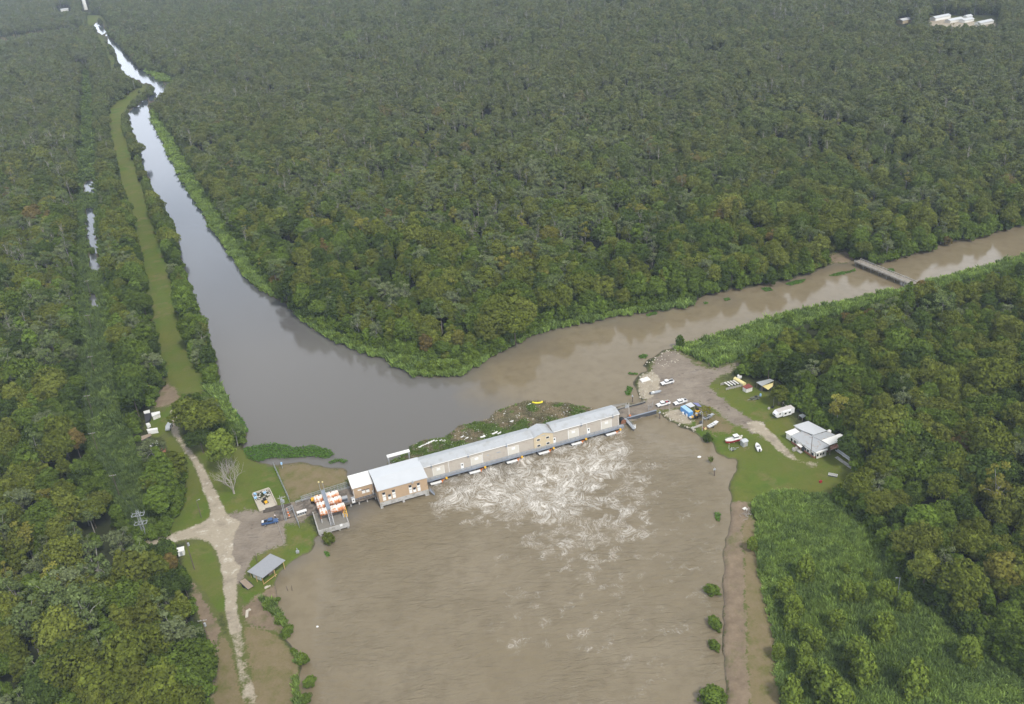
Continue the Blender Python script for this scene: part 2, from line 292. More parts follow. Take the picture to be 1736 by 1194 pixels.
PX, PY = np.meshgrid(gx, gy)
w_m = mask(WATER, PX, PY)
zm = {k: mask(p, PX, PY) & ~w_m for k, p in dict(grass=GRASS, dry=DRY, gravel=GRAVEL, yard=YARD, dirt=DIRT, reed=REED).items()}
RUTS = [[(396,1070),(401,1070),(410,1107),(418,1140),(424,1180),(430,1400),(424,1400),(418,1180),(412,1140),(404,1107)]]
rut = mask(RUTS, PX, PY); zm['dry'] |= rut; zm['grass'] &= ~rut; zm['gravel'] &= ~rut; zm['dirt'] &= ~zm['dry']
near = np.clip((PY-150)/300, 0, 1)
land = blur(1.0-w_m, 2)
lev = blur(inpoly(PX, PY, GRASS[0]).astype(float), 3)
_x, _y = Gv(PX, PY, 0.0)
def vnoise(x, y, s, seed):                        # smooth value noise
    rg = np.random.default_rng(seed); tb = rg.random((64, 64)); x = x/s; y = y/s
    xi = np.floor(x).astype(int); yi = np.floor(y).astype(int); fx = x-xi; fy = y-yi; fx = fx*fx*(3-2*fx); fy = fy*fy*(3-2*fy)
    g = lambda a, b: tb[a % 64, b % 64]
    return (g(xi, yi)*(1-fx)+g(xi+1, yi)*fx)*(1-fy)+(g(xi, yi+1)*(1-fx)+g(xi+1, yi+1)*fx)*fy
shn = (vnoise(_x, _y, 7, 61)-.5)*.9+(vnoise(_x, _y, 2.6, 62)-.5)*.9
HGT = -0.9 + land*1.9 + 1.1*lev*near + shn*np.clip(1.2-np.abs(land-.5)*2, 0.08, 1)
GX, GY = Gv(PX, PY, HGT)
ny, nx = PX.shape
idx = np.arange(ny*nx).reshape(ny, nx)
Q = np.stack([idx[1:, :-1], idx[1:, 1:], idx[:-1, 1:], idx[:-1, :-1]], -1).reshape(-1, 4)
bl = {k: blur(v.astype(float), 2) for k, v in zm.items()}
ones = np.ones((ny, nx))
opn = blur(np.maximum.reduce([zm[k] for k in ('grass', 'dry', 'gravel', 'yard', 'dirt')]).astype(float), 2, 2)
CA = np.stack([bl['grass'], bl['dry'], bl['gravel'], opn], -1).reshape(-1, 4)
CB = np.stack([bl['yard'], bl['dirt'], bl['reed'], ones], -1).reshape(-1, 4)
VERT = np.stack([GX, GY, HGT], -1).reshape(-1, 3)

def ground_mat():
    mt, t, b, l = newmat('ground_cover'); b.inputs['Roughness'].default_value = 0.95; b.inputs['Specular IOR Level'].default_value = 0.15
    c = nd(t, 'ShaderNodeTexCoord'); P = c.outputs['Object']
    def noise(s, d=5.0, r=.6):
        n = nd(t, 'ShaderNodeTexNoise', i_Scale=s, i_Detail=d, i_Roughness=r); l(P, n.inputs['Vector']); return n.outputs['Fac']
    n1, n2, n3, n4 = noise(.05), noise(.35), noise(1.6), noise(.12, 6.0, .7)
    def mix(f, a, bb):
        mx = nd(t, 'ShaderNodeMix', data_type='RGBA')
        if isinstance(f, float): mx.inputs['Factor'].default_value = f
        else: l(f, mx.inputs['Factor'])
        for key, q in (('A', a), ('B', bb)):
            if isinstance(q, tuple): mx.inputs[key].default_value = q+(1,)
            else: l(q, mx.inputs[key])
        return mx.outputs['Result']
    def rng_(x, lo, hi):
        r = nd(t, 'ShaderNodeMapRange', i_1=lo, i_2=hi, i_3=0.0, i_4=1.0); l(x, r.inputs['Value']); return r.outputs[0]
    def ma(op, a, bb):
        q = nd(t, 'ShaderNodeMath', operation=op)
        for i, x in enumerate((a, bb)):
            if isinstance(x, (int, float)): q.inputs[i].default_value = x
            else: l(x, q.inputs[i])
        return q.outputs[0]
    a1 = nd(t, 'ShaderNodeAttribute', attribute_name='covA'); a2 = nd(t, 'ShaderNodeAttribute', attribute_name='covB')
    s1 = nd(t, 'ShaderNodeSeparateColor'); s2 = nd(t, 'ShaderNodeSeparateColor'); l(a1.outputs['Color'], s1.inputs[0]); l(a2.outputs['Color'], s2.inputs[0])
    rag = ma('MULTIPLY', ma('SUBTRACT', ma('ADD', ma('MULTIPLY', n2, .6), ma('MULTIPLY', n3, .4)), .5), 2.6)
    def edge(ch, amt=1.0): return rng_(ma('ADD', ch, ma('MULTIPLY', rag, amt)), .38, .62)
    base = mix(n2, (.020, .026, .010), (.042, .048, .018)); base = mix(rng_(ma('ADD', a1.outputs['Alpha'], ma('MULTIPLY', rag, .5)), .15, .5), base, mix(n3, (.075, .095, .022), (.12, .125, .04)))
    lawn = mix(rng_(n1, .38, .66), mix(n3, (.058, .105, .010), (.088, .138, .016)), mix(n3, (.095, .115, .016), (.135, .140, .03)))
    lawn = mix(rng_(n4, .52, .66), lawn, mix(n3, (.115, .115, .03), (.17, .145, .065))); lawn = mix(rng_(n2, .55, .72), lawn, (.075, .10, .018)); lawn = mix(rng_(noise(.02, 3.0), .45, .62), lawn, mix(n3, (.085, .108, .016), (.12, .13, .03)))
    dry = mix(rng_(n2, .3, .7), mix(n3, (.15, .115, .065), (.23, .18, .11)), mix(n3, (.13, .115, .045), (.19, .155, .085))); dry = mix(rng_(n4, .5, .68), dry, mix(n3, (.085, .105, .02), (.13, .12, .04)))
    grav = mix(n2, mix(n3, (.24, .205, .15), (.36, .315, .24)), mix(n3, (.31, .27, .205), (.44, .39, .31)))
    grav = mix(rng_(n4, .52, .66), grav, mix(n3, (.20, .17, .13), (.29, .25, .195))); grav = mix(rng_(n2, .58, .7), grav, (.50, .46, .39))
    yard = mix(rng_(n4, .35, .65), mix(n3, (.15, .123, .095), (.21, .175, .14)), mix(n3, (.22, .185, .145), (.30, .26, .21)))
    yard = mix(rng_(n2, .6, .7), yard, (.12, .10, .085))
    mq = nd(t, 'ShaderNodeMapping'); mq.inputs['Scale'].default_value = (.16, 1.5, 1); mq.inputs['Rotation'].default_value = (0, 0, -.35); l(P, mq.inputs['Vector'])
    ns = nd(t, 'ShaderNodeTexNoise', i_Scale=.7, i_Detail=5.0, i_Roughness=.6, i_Distortion=2.6); l(mq.outputs[0], ns.inputs['Vector']); yard = mix(rng_(ns.outputs['Fac'], .54, .7), yard, (.135, .118, .102)); yard = mix(rng_(ns.outputs['Fac'], .42, .28), yard, (.26, .235, .205))
    dirt = mix(rng_(n2, .3, .7), mix(n3, (.125, .095, .066), (.19, .145, .10)), mix(n3, (.19, .145, .10), (.27, .21, .145)))
    dirt = mix(rng_(n4, .52, .66), dirt, mix(n3, (.085, .10, .022), (.19, .155, .10)))
    reed = mix(n2, (.035, .06, .016), (.06, .09, .022))
    col = mix(edge(s2.outputs[2]), base, reed)
    col = mix(edge(s1.outputs[0]), col, lawn)
    col = mix(edge(s1.outputs[1]), col, dry)
    col = mix(edge(s2.outputs[1]), col, dirt)
    col = mix(edge(s2.outputs[0]), col, yard)
    col = mix(edge(s1.outputs[2], .5), col, grav)
    # wet mud at the waterline (height above the water)
    ge = nd(t, 'ShaderNodeSeparateXYZ'); l(P, ge.inputs[0])
    wet = nd(t, 'ShaderNodeMapRange', i_1=0.05, i_2=0.5, i_3=0.75, i_4=0.0); l(ge.outputs['Z'], wet.inputs['Value'])
    col = mix(wet.outputs[0], col, (.12, .098, .075))
    l(col, b.inputs['Base Color'])
    bp = nd(t, 'ShaderNodeBump', i_Strength=0.6, i_Distance=0.25); l(ma('ADD', n3, n2), bp.inputs['Height']); l(bp.outputs[0], b.inputs['Normal'])
    return mt
GM = ground_mat()
order = ['ground', 'lawn', 'dry_grass', 'gravel_road', 'gravel_yard', 'bare_earth_bank', 'reed_bed_soil']
fm = {k: v[:-1, :-1].ravel() for k, v in zm.items()}
cls = np.zeros(len(Q), int)
for i, k in ((6, 'reed'), (1, 'grass'), (2, 'dry'), (5, 'dirt'), (4, 'yard'), (3, 'gravel')): cls[fm[k]] = i
for i, nm in enumerate(order):
    q = Q[cls == i]; u, inv = np.unique(q, return_inverse=True)
    me = np_mesh(nm, VERT[u], inv.reshape(-1, 4)); attr(me, 'covA', 'FLOAT_COLOR', 'POINT', CA[u]); attr(me, 'covB', 'FLOAT_COLOR', 'POINT', CB[u])
    me.polygons.foreach_set('use_smooth', [True]*len(me.polygons)); me.materials.append(GM)
    o = bpy.data.objects.new(nm, me); COL.objects.link(o); tag(o, kind='structure')

# ------------------------------------------------------------------ water
FOAM = [(728,842),(760,812),(800,800),(900,775),(1000,745),(1050,730),(1066,760),(1060,790),(1040,810),(1010,825),(985,860),(960,890),(930,885),(905,875),(850,870),(800,868),(750,862)]
FOAM2 = [(800,870),(900,860),(1000,820),(1075,760),(1110,780),(1120,850),(1110,920),(1040,950),(960,970),(900,940),(880,905),(830,885)]
SURGE = [[(770,815),(800,800),(812,806),(790,822)]]
mud = inpoly(PX, PY, [(560,1600),(400,1100),(470,960),(560,900),(640,855),(700,820),(1050,715),(1100,690),(1160,560),(1700,380),(2400,200),(2400,1700),(560,1700)]).astype(float)
mudr = inpoly(PX, PY, [(745,640),(830,600),(900,560),(1000,540),(1170,500),(1736,330),(2400,150),(2400,400),(1000,715),(880,700),(800,690)]).astype(float)
tone = np.clip(blur(np.maximum(mud*0.95, mudr*0.9), 6, 6)*1.05, 0, 1)
foam = np.maximum(blur(inpoly(PX, PY, FOAM).astype(float), 5, 3)*.9, 0.36*blur(inpoly(PX, PY, FOAM2).astype(float), 5, 3))
for q in range(5):                                # a brighter surge where each pump discharges
    bx_, by_ = 772+q*60.6, 815-q*17.9
    foam = np.maximum(foam, 1.2*np.exp(-(((PX-bx_)/17)**2+((PY-by_)/8)**2)))
foam = np.maximum(foam, .095*blur(inpoly(PX, PY, [(830,900),(1100,800),(1225,830),(1222,1100),(1100,1194),(900,1150),(800,1050)]).astype(float), 6, 4))
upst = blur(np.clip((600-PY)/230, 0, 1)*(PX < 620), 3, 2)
rough = blur(inpoly(PX, PY, [(480,1600),(560,900),(720,850),(1050,725),(1240,800),(1226,1600)]).astype(float), 4, 3)
wd = blur(w_m.astype(float), 3) > 0.01
wq = (wd[1:, :-1] | wd[:-1, 1:] | wd[1:, 1:] | wd[:-1, :-1]).ravel()
WX, WY = Gv(PX, PY, 0.0)
q = Q[wq]; u, inv = np.unique(q, return_inverse=True)
me = np_mesh('water', np.stack([WX, WY, WX*0], -1).reshape(-1, 3)[u], inv.reshape(-1, 4))
attr(me, 'wat', 'FLOAT_COLOR', 'POINT', np.stack([tone, foam, rough, upst], -1).reshape(-1, 4)[u])
def water_mat():
    mt, t, b, l = newmat('river_water'); c = nd(t, 'ShaderNodeTexCoord'); P = c.outputs['Object']
    a = nd(t, 'ShaderNodeAttribute', attribute_name='wat'); s = nd(t, 'ShaderNodeSeparateColor'); l(a.outputs['Color'], s.inputs[0])
    def ma(op, x, y=0.0, z=None):
        q = nd(t, 'ShaderNodeMath', operation=op)
        for i, v in enumerate((x, y, z)):
            if v is None: continue
            if isinstance(v, (int, float)): q.inputs[i].default_value = v
            else: l(v, q.inputs[i])
        return q.outputs[0]
    def noise(sc, d=4.0, r=.55, vec=P, dist=0.0):
        n = nd(t, 'ShaderNodeTexNoise', i_Scale=sc, i_Detail=d, i_Roughness=r, i_Distortion=dist); l(vec, n.inputs['Vector']); return n
    def rng_(x, lo, hi, o0=0.0, o1=1.0):
        r = nd(t, 'ShaderNodeMapRange', i_1=lo, i_2=hi, i_3=o0, i_4=o1); l(x, r.inputs['Value']); return r.outputs[0]
    def mix(f, A, B):
        mx = nd(t, 'ShaderNodeMix', data_type='RGBA'); l(f, mx.inputs['Factor'])
        for k, q in (('A', A), ('B', B)):
            if isinstance(q, tuple): mx.inputs[k].default_value = q+(1,)
            else: l(q, mx.inputs[k])
        return mx.outputs['Result']
    big = noise(.03, 5.0).outputs['Fac']; mid = noise(.2, 5.0).outputs['Fac']
    tn = rng_(ma('ADD', s.outputs[0], ma('MULTIPLY', ma('SUBTRACT', big, .5), .9)), .2, .8)
    mudc = mix(rng_(big, .35, .65), (.178, .144, .088), (.204, .168, .110))
    mudc = mix(rng_(mid, .45, .75), mudc, (.160, .130, .080))
    col = mix(tn, mix(a.outputs['Alpha'], (.130, .124, .115), (.055, .066, .085)), mudc)  # canal base darker, bluer upstream: part of the mirrored sky is in the colour
    # foam: torn web of streaks
    dn = noise(.33, 5.0); dv = nd(t, 'ShaderNodeVectorMath', operation='MULTIPLY_ADD'); l(dn.outputs['Color'], dv.inputs[0]); dv.inputs[1].default_value = (5, 5, 0); l(P, dv.inputs[2])
    webs = []
    for sc, wd_ in ((.42, .05), (.95, .07)):
        v = nd(t, 'ShaderNodeTexVoronoi', feature='DISTANCE_TO_EDGE', i_Scale=sc); l(dv.outputs[0], v.inputs['Vector']); webs.append(rng_(v.outputs['Distance'], 0.0, wd_*2.2, 1.0, 0.0))
    fm_ = nd(t, 'ShaderNodeMapping'); fm_.inputs['Rotation'].default_value = (0, 0, -.32); fm_.inputs['Scale'].default_value = (1.0, .62, 1); l(P, fm_.inputs['Vector']); wn_ = nd(t, 'ShaderNodeTexNoise', i_Scale=.075, i_Detail=2.0); l(P, wn_.inputs['Vector']); wm_ = nd(t, 'ShaderNodeVectorMath', operation='MULTIPLY_ADD'); l(wn_.outputs['Color'], wm_.inputs[0]); wm_.inputs[1].default_value = (22, 22, 0); l(fm_.outputs[0], wm_.inputs[2]); FV = wm_.outputs[0]
    def ridge(sc, k, vec, dist=0.0): n_ = noise(sc, 2.0, .5, vec, dist).outputs['Fac']; return ma('POWER', ma('SUBTRACT', 1.0, ma('ABSOLUTE', ma('MULTIPLY_ADD', n_, 2.0, -1.0))), k)
    fine = noise(1.8, 6.0, .75, dv.outputs[0]).outputs['Fac']; cl = noise(.16, 5.0, .6, dv.outputs[0]).outputs['Fac']
    web = ma('MAXIMUM', ridge(.17, 24.0, FV, 1.6), ma('MAXIMUM', ma('MULTIPLY', ridge(.42, 18.0, FV, 1.4), .95), ma('MULTIPLY', ridge(.95, 13.0, FV, 1.0), .65)))
    web = ma('MULTIPLY', web, rng_(fine, .25, .5))
    den = rng_(ma('ADD', s.outputs[1], ma('MULTIPLY', ma('SUBTRACT', cl, .5), 2.4)), .22, 1.0)
    den = ma('MULTIPLY', den, rng_(ridge(.10, 2.2, FV, 1.0), .1, .75, .3, 1.25))
    fo = ma('MINIMUM', ma('MULTIPLY', web, ma('MULTIPLY', ma('MULTIPLY', den, rng_(s.outputs[1], .01, .14)), 1.2)), .82)
    fo = ma('MAXIMUM', fo, ma('MULTIPLY', ma('MULTIPLY', den, rng_(s.outputs[1], .3, 1.0)), rng_(fine, .35, .7, .05, .38)))
    solid = rng_(s.outputs[1], 1.0, 1.25); fo = ma('MAXIMUM', fo, ma('MULTIPLY', ma('MULTIPLY', solid, rng_(fine, .35, .6)), .6))
    sand = ma('MULTIPLY', rng_(s.outputs[1], .25, 1.15), rng_(cl, .3, .7))
    col = mix(ma('MULTIPLY', sand, .55), col, (.31, .255, .175))
    col = mix(fo, col, (.74, .71, .66))
    l(col, b.inputs['Base Color'])
    l(rng_(fo, 0.0, .5, .09, .7), b.inputs['Roughness']); b.inputs['IOR'].default_value = 1.33
    wv = nd(t, 'ShaderNodeMapping'); wv.inputs['Scale'].default_value = (.7, 2.0, 1); wv.inputs['Rotation'].default_value = (0, 0, .35); l(P, wv.inputs['Vector'])
    h1 = noise(.34, 4.0, .58, wv.outputs[0], .9).outputs['Fac']; h2 = noise(2.2, 3.0, .6, wv.outputs[0]).outputs['Fac']
    ht = ma('ADD', ma('MULTIPLY', h1, 1.0), ma('MULTIPLY', h2, .25))
    amp = ma('ADD', ma('MULTIPLY', s.outputs[2], ma('MULTIPLY', rng_(noise(.045, 3.0).outputs['Fac'], .3, .7, .5, 1.5), 1.25)), .03)
    ht = ma('ADD', ma('MULTIPLY', ht, amp), ma('MULTIPLY', fo, .25))
    bp = nd(t, 'ShaderNodeBump', i_Strength=1.0, i_Distance=0.55); l(ht, bp.inputs['Height']); l(bp.outputs[0], b.inputs['Normal'])
    return mt
me.materials.append(water_mat()); o = bpy.data.objects.new('water', me); COL.objects.link(o); tag(o, kind='structure')

# ------------------------------------------------------------------ tree forms
def leaf_cloud(cent, rc, nper, leaf, rng, out=None, squash=.8, upb=.25, asp=1.0):
    """quads on the shells of many clumps; returns verts, quads, per-vertex leaf value"""
    n = len(cent)
    d = rng.normal(size=(n, nper, 3)); d /= np.linalg.norm(d, axis=-1, keepdims=True)
    d[..., 2] += upb
    if out is not None: d += out[:, None, :]*.45
    d /= np.linalg.norm(d, axis=-1, keepdims=True)
    rr = rc[:, None, None]*rng.uniform(.62, 1.08, (n, nper, 1))
    p = cent[:, None, :] + d*rr*np.array([1, 1, squash])
    nn = d + rng.normal(size=d.shape)*.42; nn /= np.linalg.norm(nn, axis=-1, keepdims=True)
    h = rng.normal(size=d.shape); u = np.cross(nn, h); u /= np.linalg.norm(u, axis=-1, keepdims=True); w = np.cross(nn, u)
    s = leaf*rng.uniform(.6, 1.3, (n, nper, 1))*.5
    u = u*s; w = w*s*asp
    v = np.stack([p-u*.5-w, p+u-w*.4, p+u*.5+w, p-u+w*.4], 2).reshape(-1, 3)
    val = np.repeat((rng.uniform(.78, 1.22, (n, 1))*rng.uniform(.75, 1.25, (n, nper))).ravel(), 4)
    return v, np.arange(len(v)).reshape(-1, 4), val
def dome(n, Rr, Hc, zc, rng, low=-.35, cone=0.0, jit=.16):
    k = np.arange(n)+.5; z = 1-(1-low)*k/n; ph = k*2.399963+rng.uniform(0, 6)
    r = np.sqrt(np.maximum(0, 1-z*z)) if cone == 0 else (1-cone)*np.sqrt(np.maximum(0, 1-z*z)) + cone*(1-z)/(1-low)
    d = np.stack([r*np.cos(ph), r*np.sin(ph), z], -1)
    sc = rng.uniform(1-2.2*jit, 1+jit*.5, (n, 1))
    p = d*sc*np.array([Rr, Rr, Hc]) + np.array([0, 0, zc]); return p, d
def tree_form(seed, Rr, Ht, Hc, n=30, rcf=.34, nper=85, leaf=.55, low=-.35, cone=0.0, jit=.16, limbs=7, bark='bark', tr=.22, inner=True, asp=1.0, gap=0.0):
    rng = np.random.default_rng(seed)
    zc = Ht-Hc*1.0
    rc0 = rcf*Rr
    c, d = dome(n, Rr-rc0*.75, Hc-rc0*.6, zc, rng, low, cone, jit)
    if gap: k = rng.random(n) > gap; c, d = c[k], d[k]
    rc = rc0*rng.uniform(.7, 1.25, len(c))
    v, q, val = leaf_cloud(c, rc, nper, leaf, rng, d, asp=asp)
    if inner:
        ci, di = dome(10, Rr*.55, Hc*.6, zc, rng, -.6)
        v2, q2, val2 = leaf_cloud(ci, np.full(10, Rr*.3), 40, leaf*1.3, rng, di)
        q = np.concatenate([q, q2+len(v)]); v = np.concatenate([v, v2]); val = np.concatenate([val, val2*.9])
    me = np_mesh('crown', v, q); attr(me, 'leafv', 'FLOAT', 'POINT', val); me.materials.append(M['leaf'])
    b = MB(); lean = rng.normal(size=2)*.25
    top = Vector((lean[0], lean[1], zc+Hc*.25)); b.tube((0, 0, -.3), top, tr, tr*.45, 7)
    for i in rng.choice(len(c), min(limbs, len(c)), replace=False):
        s = Vector((0, 0, 0)).lerp(top, rng.uniform(.55, .95)); e = Vector(c[i]); mid = s.lerp(e, .55)+Vector((0, 0, .4))
        b.tube(s, mid, tr*.42, tr*.28, 5, False); b.tube(mid, e+(e-mid)*.15, tr*.28, tr*.1, 5, False)
    tm = bpy.data.meshes.new('trunk'); tm.from_pydata(b.v, [], b.f); tm.update(); tm.materials.append(M[bark])
    return me, tm
FORMS = [
 tree_form(1, 4.6, 13.5, 5.2, 34), tree_form(2, 5.2, 14.5, 5.0, 40, .30, 80), tree_form(3, 4.2, 15.0, 6.0, 32, .36, 95, low=-.5),
 tree_form(4, 5.6, 13.0, 4.4, 42, .28, 75, jit=.2), tree_form(5, 3.8, 13.8, 5.6, 28, .38, 95, low=-.5),                 # 0-4 full domes
 tree_form(6, 4.2, 14.0, 5.4, 28, .27, 55, .5, jit=.26, limbs=12, bark='barkpale', inner=False, gap=.2),
 tree_form(7, 3.6, 15.0, 6.0, 24, .28, 50, .45, jit=.28, limbs=12, bark='barkpale', inner=False, gap=.25),               # 5-6 open grey-barked crowns
 tree_form(8, 3.2, 14.5, 6.5, 30, .34, 75, .5, low=-.6, cone=.55),                                                      # 7 taller pointed
 tree_form(9, 2.3, 15.5, 5.5, 14, .26, 16, .42, jit=.3, limbs=12, bark='bone', inner=False, gap=.3, tr=.2),              # 8 nearly bare
 tree_form(10, 2.2, 4.6, 2.5, 22, .38, 70, .36, low=-.8, cone=.35, limbs=4, tr=.09),                                   # 9 feathery willow
 tree_form(11, 2.0, 3.2, 1.9, 20, .36, 55, .34, low=-.7, jit=.34, gap=.12, limbs=5, tr=.08),                                             # 10 round shrub
]
FORM_R = [4.6, 5.2, 4.2, 5.6, 3.8, 4.2, 3.6, 3.2, 2.3, 2.2, 2.0]; FORM_H = [13.5, 14.5, 15, 13, 13.8, 14, 15, 14.5, 15.5, 4.6, 3.2]
def joined(name, a, b):
    """one mesh from a crown and its trunk"""
    me = bpy.data.meshes.new(name)
    va = np.empty(len(a.vertices)*3, np.float32); a.vertices.foreach_get('co', va); vb = np.array([v.co[:] for v in b.vertices], np.float32)
    fa = [tuple(range(i*4, i*4+4)) for i in range(len(a.polygons))]; na = len(a.vertices)
    me.from_pydata(np.concatenate([va.reshape(-1, 3), vb]).tolist(), [], fa+[tuple(i+na for i in p.vertices) for p in b.polygons])
    lv = np.empty(na, np.float32); a.attributes['leafv'].data.foreach_get('value', lv)
    attr(me, 'leafv', 'FLOAT', 'POINT', np.concatenate([lv, np.ones(len(vb), np.float32)]))
    me.materials.append(a.materials[0]); me.materials.append(b.materials[0])
    me.polygons.foreach_set('material_index', np.array([0]*len(fa)+[1]*len(b.polygons), np.int32)); me.update()
    return me
def form_collection(name, meshes):
    c = bpy.data.collections.new(name)
    for i, me in enumerate(meshes): c.objects.link(bpy.data.objects.new(name+'_form_'+'abcdefghijklmnop'[i], me))
    return c
def scatter(name, pts, coll, kind, rotz, scl, tint, label, cat):
    me = bpy.data.meshes.new(name); n = len(pts); me.vertices.add(n); me.vertices.foreach_set('co', np.ascontiguousarray(pts, np.float32).ravel())
    attr(me, 'form', 'INT', 'POINT', kind.astype(np.int32))
    attr(me, 'turn', 'FLOAT_VECTOR', 'POINT', np.stack([rotz*0, rotz*0, rotz], -1).astype(np.float32))
    attr(me, 'size', 'FLOAT_VECTOR', 'POINT', scl.astype(np.float32))
    attr(me, 'tint', 'FLOAT_COLOR', 'POINT', np.concatenate([tint, np.ones((n, 1))], 1).astype(np.float32))
    o = bpy.data.objects.new(name, me); COL.objects.link(o); me.materials.append(M['leaf'])
    g = bpy.data.node_groups.new(name+'_scatter', 'GeometryNodeTree')
    g.interface.new_socket('Geometry', in_out='INPUT', socket_type='NodeSocketGeometry'); g.interface.new_socket('Geometry', in_out='OUTPUT', socket_type='NodeSocketGeometry')
    gi = g.nodes.new('NodeGroupInput'); go = g.nodes.new('NodeGroupOutput'); ci = g.nodes.new('GeometryNodeCollectionInfo'); ip = g.nodes.new('GeometryNodeInstanceOnPoints')
    ci.inputs['Collection'].default_value = coll; ci.inputs['Separate Children'].default_value = True; ci.inputs['Reset Children'].default_value = True
    ip.inputs['Pick Instance'].default_value = True
    def na(nm, typ): q = g.nodes.new('GeometryNodeInputNamedAttribute'); q.data_type = typ; q.inputs['Name'].default_value = nm; return q.outputs['Attribute']
    gl = g.links.new; gl(gi.outputs[0], ip.inputs['Points']); gl(ci.outputs[0], ip.inputs['Instance']); gl(na('form', 'INT'), ip.inputs['Instance Index'])
    gl(na('turn', 'FLOAT_VECTOR'), ip.inputs['Rotation']); gl(na('size', 'FLOAT_VECTOR'), ip.inputs['Scale']); gl(ip.outputs[0], go.inputs[0])
    md = o.modifiers.new('scatter', 'NODES'); md.node_group = g
    return tag(o, label, cat, kind='stuff')
# leaf colours (real-world reflectance)
TINT = dict(olive=(.112, .135, .022), oliveb=(.132, .152, .028), green=(.092, .132, .022), dark=(.056, .084, .019), fresh=(.125, .185, .030), grey=(.128, .152, .070), greyg=(.112, .146, .050), yellow=(.23, .225, .045), russet=(.15, .115, .036))
def scatter_pts(x0, x1, y0, y1, step):
    xs = np.arange(x0, x1, step); ys = np.arange(y0, y1, step); X, Y = np.meshgrid(xs, ys)
    X = X + nrng.uniform(-.42, .42, X.shape)*step; Y = Y + nrng.uniform(-.42, .42, X.shape)*step
    return X.ravel(), Y.ravel()
def look(arr, px, py):
    i = np.clip(((py-gy[0])/GS).round().astype(int), 0, ny-1); j = np.clip(((px-gx[0])/GS).round().astype(int), 0, nx-1); return arr[i, j]
open_m = w_m.copy()
for k in zm: open_m |= zm[k]
EXTRA = [(1240,640),(1330,640),(1330,690),(1370,700),(1380,720),(1440,740),(1440,790),(1410,805),(1330,780),(1250,700)]
open_m |= inpoly(PX, PY, EXTRA)
for p_ in ([(1570,24),(1695,28),(1695,48),(1570,46)], [(1518,32),(1546,32),(1546,45),(1518,45)], [(138,6),(154,6),(154,22),(138,22)], [(100,14),(122,14),(122,24),(100,24)], [(296,922),(322,922),(325,965),(300,960)], [(365,1030),(385,1030),(396,1085),(372,1080)]): open_m |= inpoly(PX, PY, p_)
open_m |= inpoly(PX, PY, [(300,700),(420,760),(600,790),(600,905),(545,910),(470,1000),(410,1040),(380,1030),(360,930),(320,915),(360,880),(340,820)])
open_m |= inpoly(PX, PY, [(1043,688),(1075,640),(1100,600),(1140,588),(1255,610),(1240,640),(1300,665),(1345,720),(1440,790),(1400,835),(1265,850),(1238,850),(1250,780),(1170,730),(1114,698),(1053,722)])
open_m |= inpoly(PX, PY, [(235,690),(300,690),(300,770),(240,775)])
def accept(X, Y, s, h, r):
    """a tree stands only where neither its foot nor its crown would cover the open ground that the photograph shows"""
    Z = np.full(X.shape, 1.0); ok = np.ones(X.shape, bool)
    for ox, oz in ((0, 0), (0, .97), (-.7, .6), (.7, .6), (-.55, .85), (.55, .85), (0, .5)):
        a, b, c = Pv(X+ox*r*s, Y, Z+oz*h*s); ok &= ~look(open_m, a, b)
    return ok
FX, FY, FS = [], [], []
for (y0, y1, step, s0) in ((120, 620, 5.9, .9), (620, 1150, 6.5, .95), (1150, 5200, 8.4, 1.15)):
    X, Y = scatter_pts(-2600, 1700, y0, y1, step)
    a, b, c = Pv(X, Y, X*0+1); k = (a > -200) & (a < 1940) & (b > -40) & (b < 1480) & (c > 0); X, Y, a, b = X[k], Y[k], a[k], b[k]
    k = ~look(open_m, a, b); X, Y = X[k], Y[k]
    S = np.zeros(len(X)); big = np.clip(.72+.62*vnoise(X, Y, 26, 77), .75, 1.3)
    k = ~((vnoise(X, Y, 60, 78) > .72) & (nrng.random(len(X)) < .35)); X, Y, S, big = X[k], Y[k], S[k], big[k]
    for f in (1.12, .85, .62, .42, .27):
        sj = s0*f*big*nrng.uniform(.72, 1.22, len(X)); ok = (S == 0) & accept(X, Y, sj, 13.5, 4.2); S[ok] = sj[ok]
    k = S > 0; FX.append(X[k]); FY.append(Y[k]); FS.append(S[k])
FX, FY, FS = map(np.concatenate, (FX, FY, FS))
a, b, c = Pv(FX, FY, FX*0+1); FS[look(blur(w_m.astype(float), 2, 2) > .02, a, b) & (b < 180) & (a < 340)] *= .5
# undergrowth that closes the forest edge down to the ground
near_open = (blur(open_m.astype(float), 2, 2) > .02)
UX, UY, US = [], [], []
for (y0, y1, step) in ((120, 420, 2.7), (420, 900, 3.8), (900, 2200, 7.0)):
    X, Y = scatter_pts(-1400, 1300, y0, y1, step); a, b, c = Pv(X, Y, X*0+1); k = (a > -60) & (a < 1800) & (b > -20) & (b < 1300) & (c > 0); X, Y, a, b = X[k], Y[k], a[k], b[k]
    k = ~look(open_m, a, b) & look(near_open, a, b); X, Y = X[k], Y[k]; S = np.zeros(len(X))
    for f in (1.7, 1.25, .9, .6):
        sj = f*nrng.uniform(.8, 1.2, len(X))*(1 if y0 < 900 else 1.5); ok = (S == 0) & accept(X, Y, sj, 3.4, 1.9); S[ok] = sj[ok]
    k = S > 0; UX.append(X[k]); UY.append(Y[k]); US.append(S[k])
UX, UY, US = map(np.concatenate, (UX, UY, US))
NT = len(FX); FX, FY = np.concatenate([FX, UX]), np.concatenate([FY, UY]); FS = np.concatenate([FS, US])
a, b, c = Pv(FX, FY, FX*0+1)
N = len(FX); under = np.arange(N) >= NT; u1 = nrng.random(N); u2 = nrng.random(N)
pn = vnoise(FX, FY, 90, 3); pn2 = vnoise(FX, FY, 35, 5); pn3 = vnoise(FX, FY, 14, 9)
